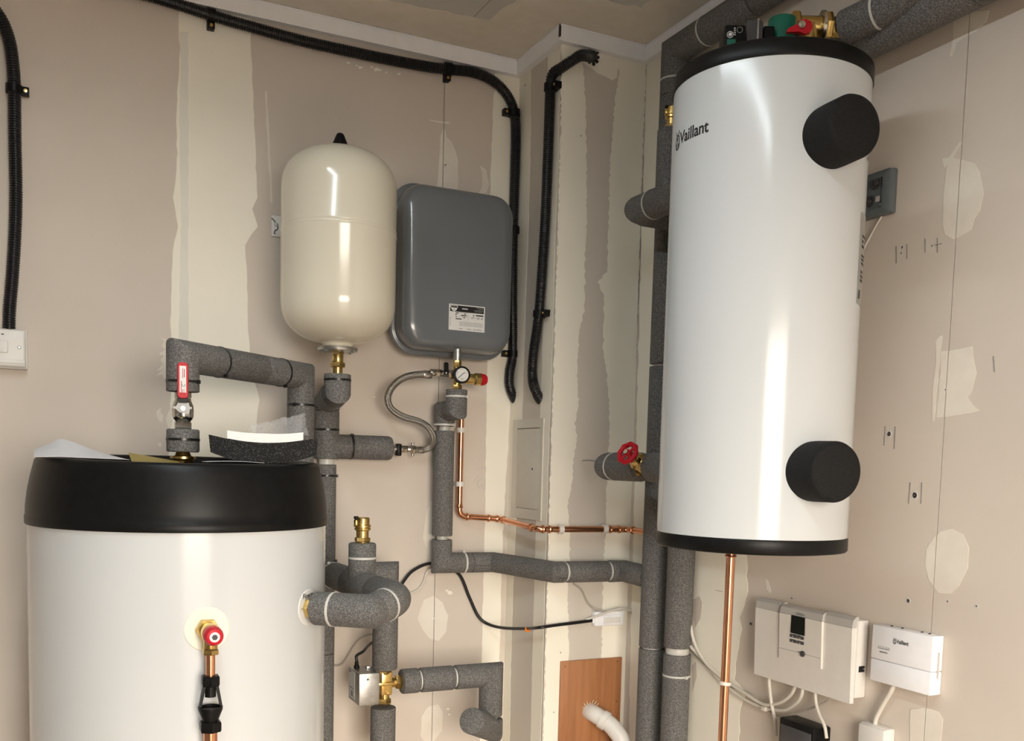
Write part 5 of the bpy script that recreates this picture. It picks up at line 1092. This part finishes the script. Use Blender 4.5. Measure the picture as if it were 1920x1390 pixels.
# plywood square with a white waste pipe
f_ = fA(V(Fw(1050,1300,0.006).x, Y2, 0.72)); pw = Fw(1163,1300,0.006).x-f_.o.x; ph = Fw(1105,1237,0.006).z-0.72
pk = thing('plywood_square', 'reddish brown plywood board screwed to the boxing front, bottom right of centre', 'wooden board', f_.o)
MB().box(f_, 0, pw, 0, ph, 0.0012, 0.009, 0.0005).build('board', 'ply', pk)
for a, b_ in ((0.92,0.965),(0.93,0.60),(0.06,0.955)): MB().lathe(f_.p(pw*a, ph*b_, 0.0088), NA, [(0.0016,0),(0.0014,0.0006)], 10).build('screw', 'print', pk)
wq = Fw(1106,1335,0.009)
wst = thing('waste_pipe', 'white waste pipe bending out of the brown plywood board', 'pipe', wq)
wp_ = [wq+V(0,0.004,0), wq-V(0,0.018,0), wq+V(0.030,-0.055,-0.022), wq+V(0.05,-0.085,-0.06), wq+V(0.05,-0.088,-0.2)]
MB().tube(fillet(wp_, 0.02, 5), 0.0215, 28).build('pipe', 'plastic', wst); wd = (wp_[2]-wp_[1])
MB().ring(mid(wp_[1], wp_[2], 0.62), wd, 0.0215, 0.0245, 0.016, 32).build('socket_ring', 'plastic', wst)
for k in range(7):
    a = math.radians(40+18*k); e = V(math.cos(a), 0, math.sin(a)); MB().tube([wq+e*0.021-V(0,0.001,0), wq+e*random.uniform(0.025,0.033)-V(0,0.003,0)], 0.0007, 6).build('wood_splinter', 'pale', pk)

# ------------------------------------------------------------------ things lying on the black lid
ZL = 1.4895
# cradle of speckled black foam: an arched profile pushed along the view line
cl_ = oY(495, 860, 1.78)
cv = V(cl_.x, cl_.y, ZL)
cr_ = thing('foam_cradle', 'curved piece of speckled black foam lying on the lid', 'packing foam', cv)
cdir = V(CAM.x-cv.x, CAM.y-cv.y, 0).normalized(); crt = V(-cdir.y, cdir.x, 0)
if crt.dot(CR) < 0: crt = -crt
f_ = Frame(cv, crt, UP, cdir)
H = 0.0925
outer = [(-H+2*H*k/20, 0.018*abs((-1+2*k/20))**2.2) for k in range(21)]
inner = [(H-2*H*k/20, 0.0365+0.0125*abs(1-2*k/20)**2.0) for k in range(21)]
MB().prism(f_, [(-H-0.003, 0.049)] + [(a, b_ if abs(a) < H*0.97 else 0.018) for a, b_ in outer] + [(H+0.002, 0.046)] + inner[1:-1], -0.09, 0.035).build('foam_body', 'epp', cr_)
wf = [(-0.064+0.133*k/16, 0.0375+0.0125*abs((-0.064+0.133*k/16)/H)**2.0) for k in range(17)]
tag(MB().prism(f_, [(a, b_-0.0002) for a, b_ in wf] + [(a, b_+0.0165-0.0035*abs(a/H)) for a, b_ in wf[::-1]], -0.075, 0.0335).build('foam_insert', 'whitefoam'), 'curved white foam strip resting in the black foam cradle', 'packing foam')
# crumpled clear bag
random.seed(11)
nx, nz = 26, 18; vs = []; bo = f_.p(0.012, 0.053, -0.02)
for j in range(nz+1):
    for i in range(nx+1):
        u, w = i/nx, j/nz
        a = -0.032+0.098*u + 0.012*w + random.uniform(-0.002, 0.002); hgt = (0.012+0.034*u**1.2*(1-0.25*u)) * (1-abs(2*w-1)**1.5)
        vs.append(f_.p(a, 0.0535 - 0.004*(a/0.06)**2*0 + hgt + random.uniform(0, 0.006)*(1-abs(2*w-1)), -0.055+0.07*w+random.uniform(-0.003, 0.003)))
tag(MB().add(vs, [(j*(nx+1)+i, j*(nx+1)+i+1, (j+1)*(nx+1)+i+1, (j+1)*(nx+1)+i) for j in range(nz) for i in range(nx)]).build('plastic_bag', 'film', ang=20), 'crumpled clear plastic bag on the white foam strip', 'bag')
# folded paper and gold card on the left part of the lid
def sheet(name, m, label, cat, fn, nu=24, nv=8, t=0.0006):
    top = [fn(i/nu, j/nv) for j in range(nv+1) for i in range(nu+1)]; bot = [p-UP*t for p in top]; n_ = len(top)
    q = lambda j, i: j*(nu+1)+i
    fs = []
    for j in range(nv):
        for i in range(nu): fs += [(q(j,i), q(j,i+1), q(j+1,i+1), q(j+1,i)), (n_+q(j,i), n_+q(j+1,i), n_+q(j+1,i+1), n_+q(j,i+1))]
    for i in range(nu): fs += [(q(0,i), q(0,i+1), n_+q(0,i+1), n_+q(0,i)), (q(nv,i), q(nv,i+1), n_+q(nv,i+1), n_+q(nv,i))]
    for j in range(nv): fs += [(q(j,0), q(j+1,0), n_+q(j+1,0), n_+q(j,0)), (q(j,nu), q(j+1,nu), n_+q(j+1,nu), n_+q(j,nu))]
    return tag(MB().add(top+bot, fs).build(name, m, ang=60), label, cat)
pl0, pl1 = oY(64, 850, 1.78), oY(240, 858, 1.78)
def paper(u, v):
    x = pl0.x+(pl1.x-pl0.x)*u; y = 1.745+0.10*v*(1-0.3*u)
    pk_ = (0.015+0.020*min(u/0.27, 1.0)) if u < 0.27 else 0.035*(1-(u-0.27)/0.73)**1.1
    return V(x, y, ZL+0.0016+pk_*(0.06+0.94*v)*(0.94+0.06*math.sin(9*u+4*v)))
sheet('folded_paper', 'paper', 'crumpled sheet of white paper on the left of the black lid', 'paper', paper)
gl0, gl1 = oY(243, 856, 1.80), oY(336, 860, 1.80)
def card(u, v): return V(gl0.x+(gl1.x-gl0.x)*u, 1.74+0.09*v, ZL-0.004 + 0.0135*(1-u)*v + 0.004*v)
sheet('gold_card', 'gold', 'gold coloured card leaning in the recess of the black lid', 'card', card, 6, 4)
def slip(u, v): return V(oY(375, 860, 1.78).x+0.10*u, 1.71+0.05*v, ZL+0.0012+0.002*math.sin(3*u))
sheet('paper_slip', 'paper', 'narrow white slip lying on the lid before the black foam', 'paper', slip, 8, 3)
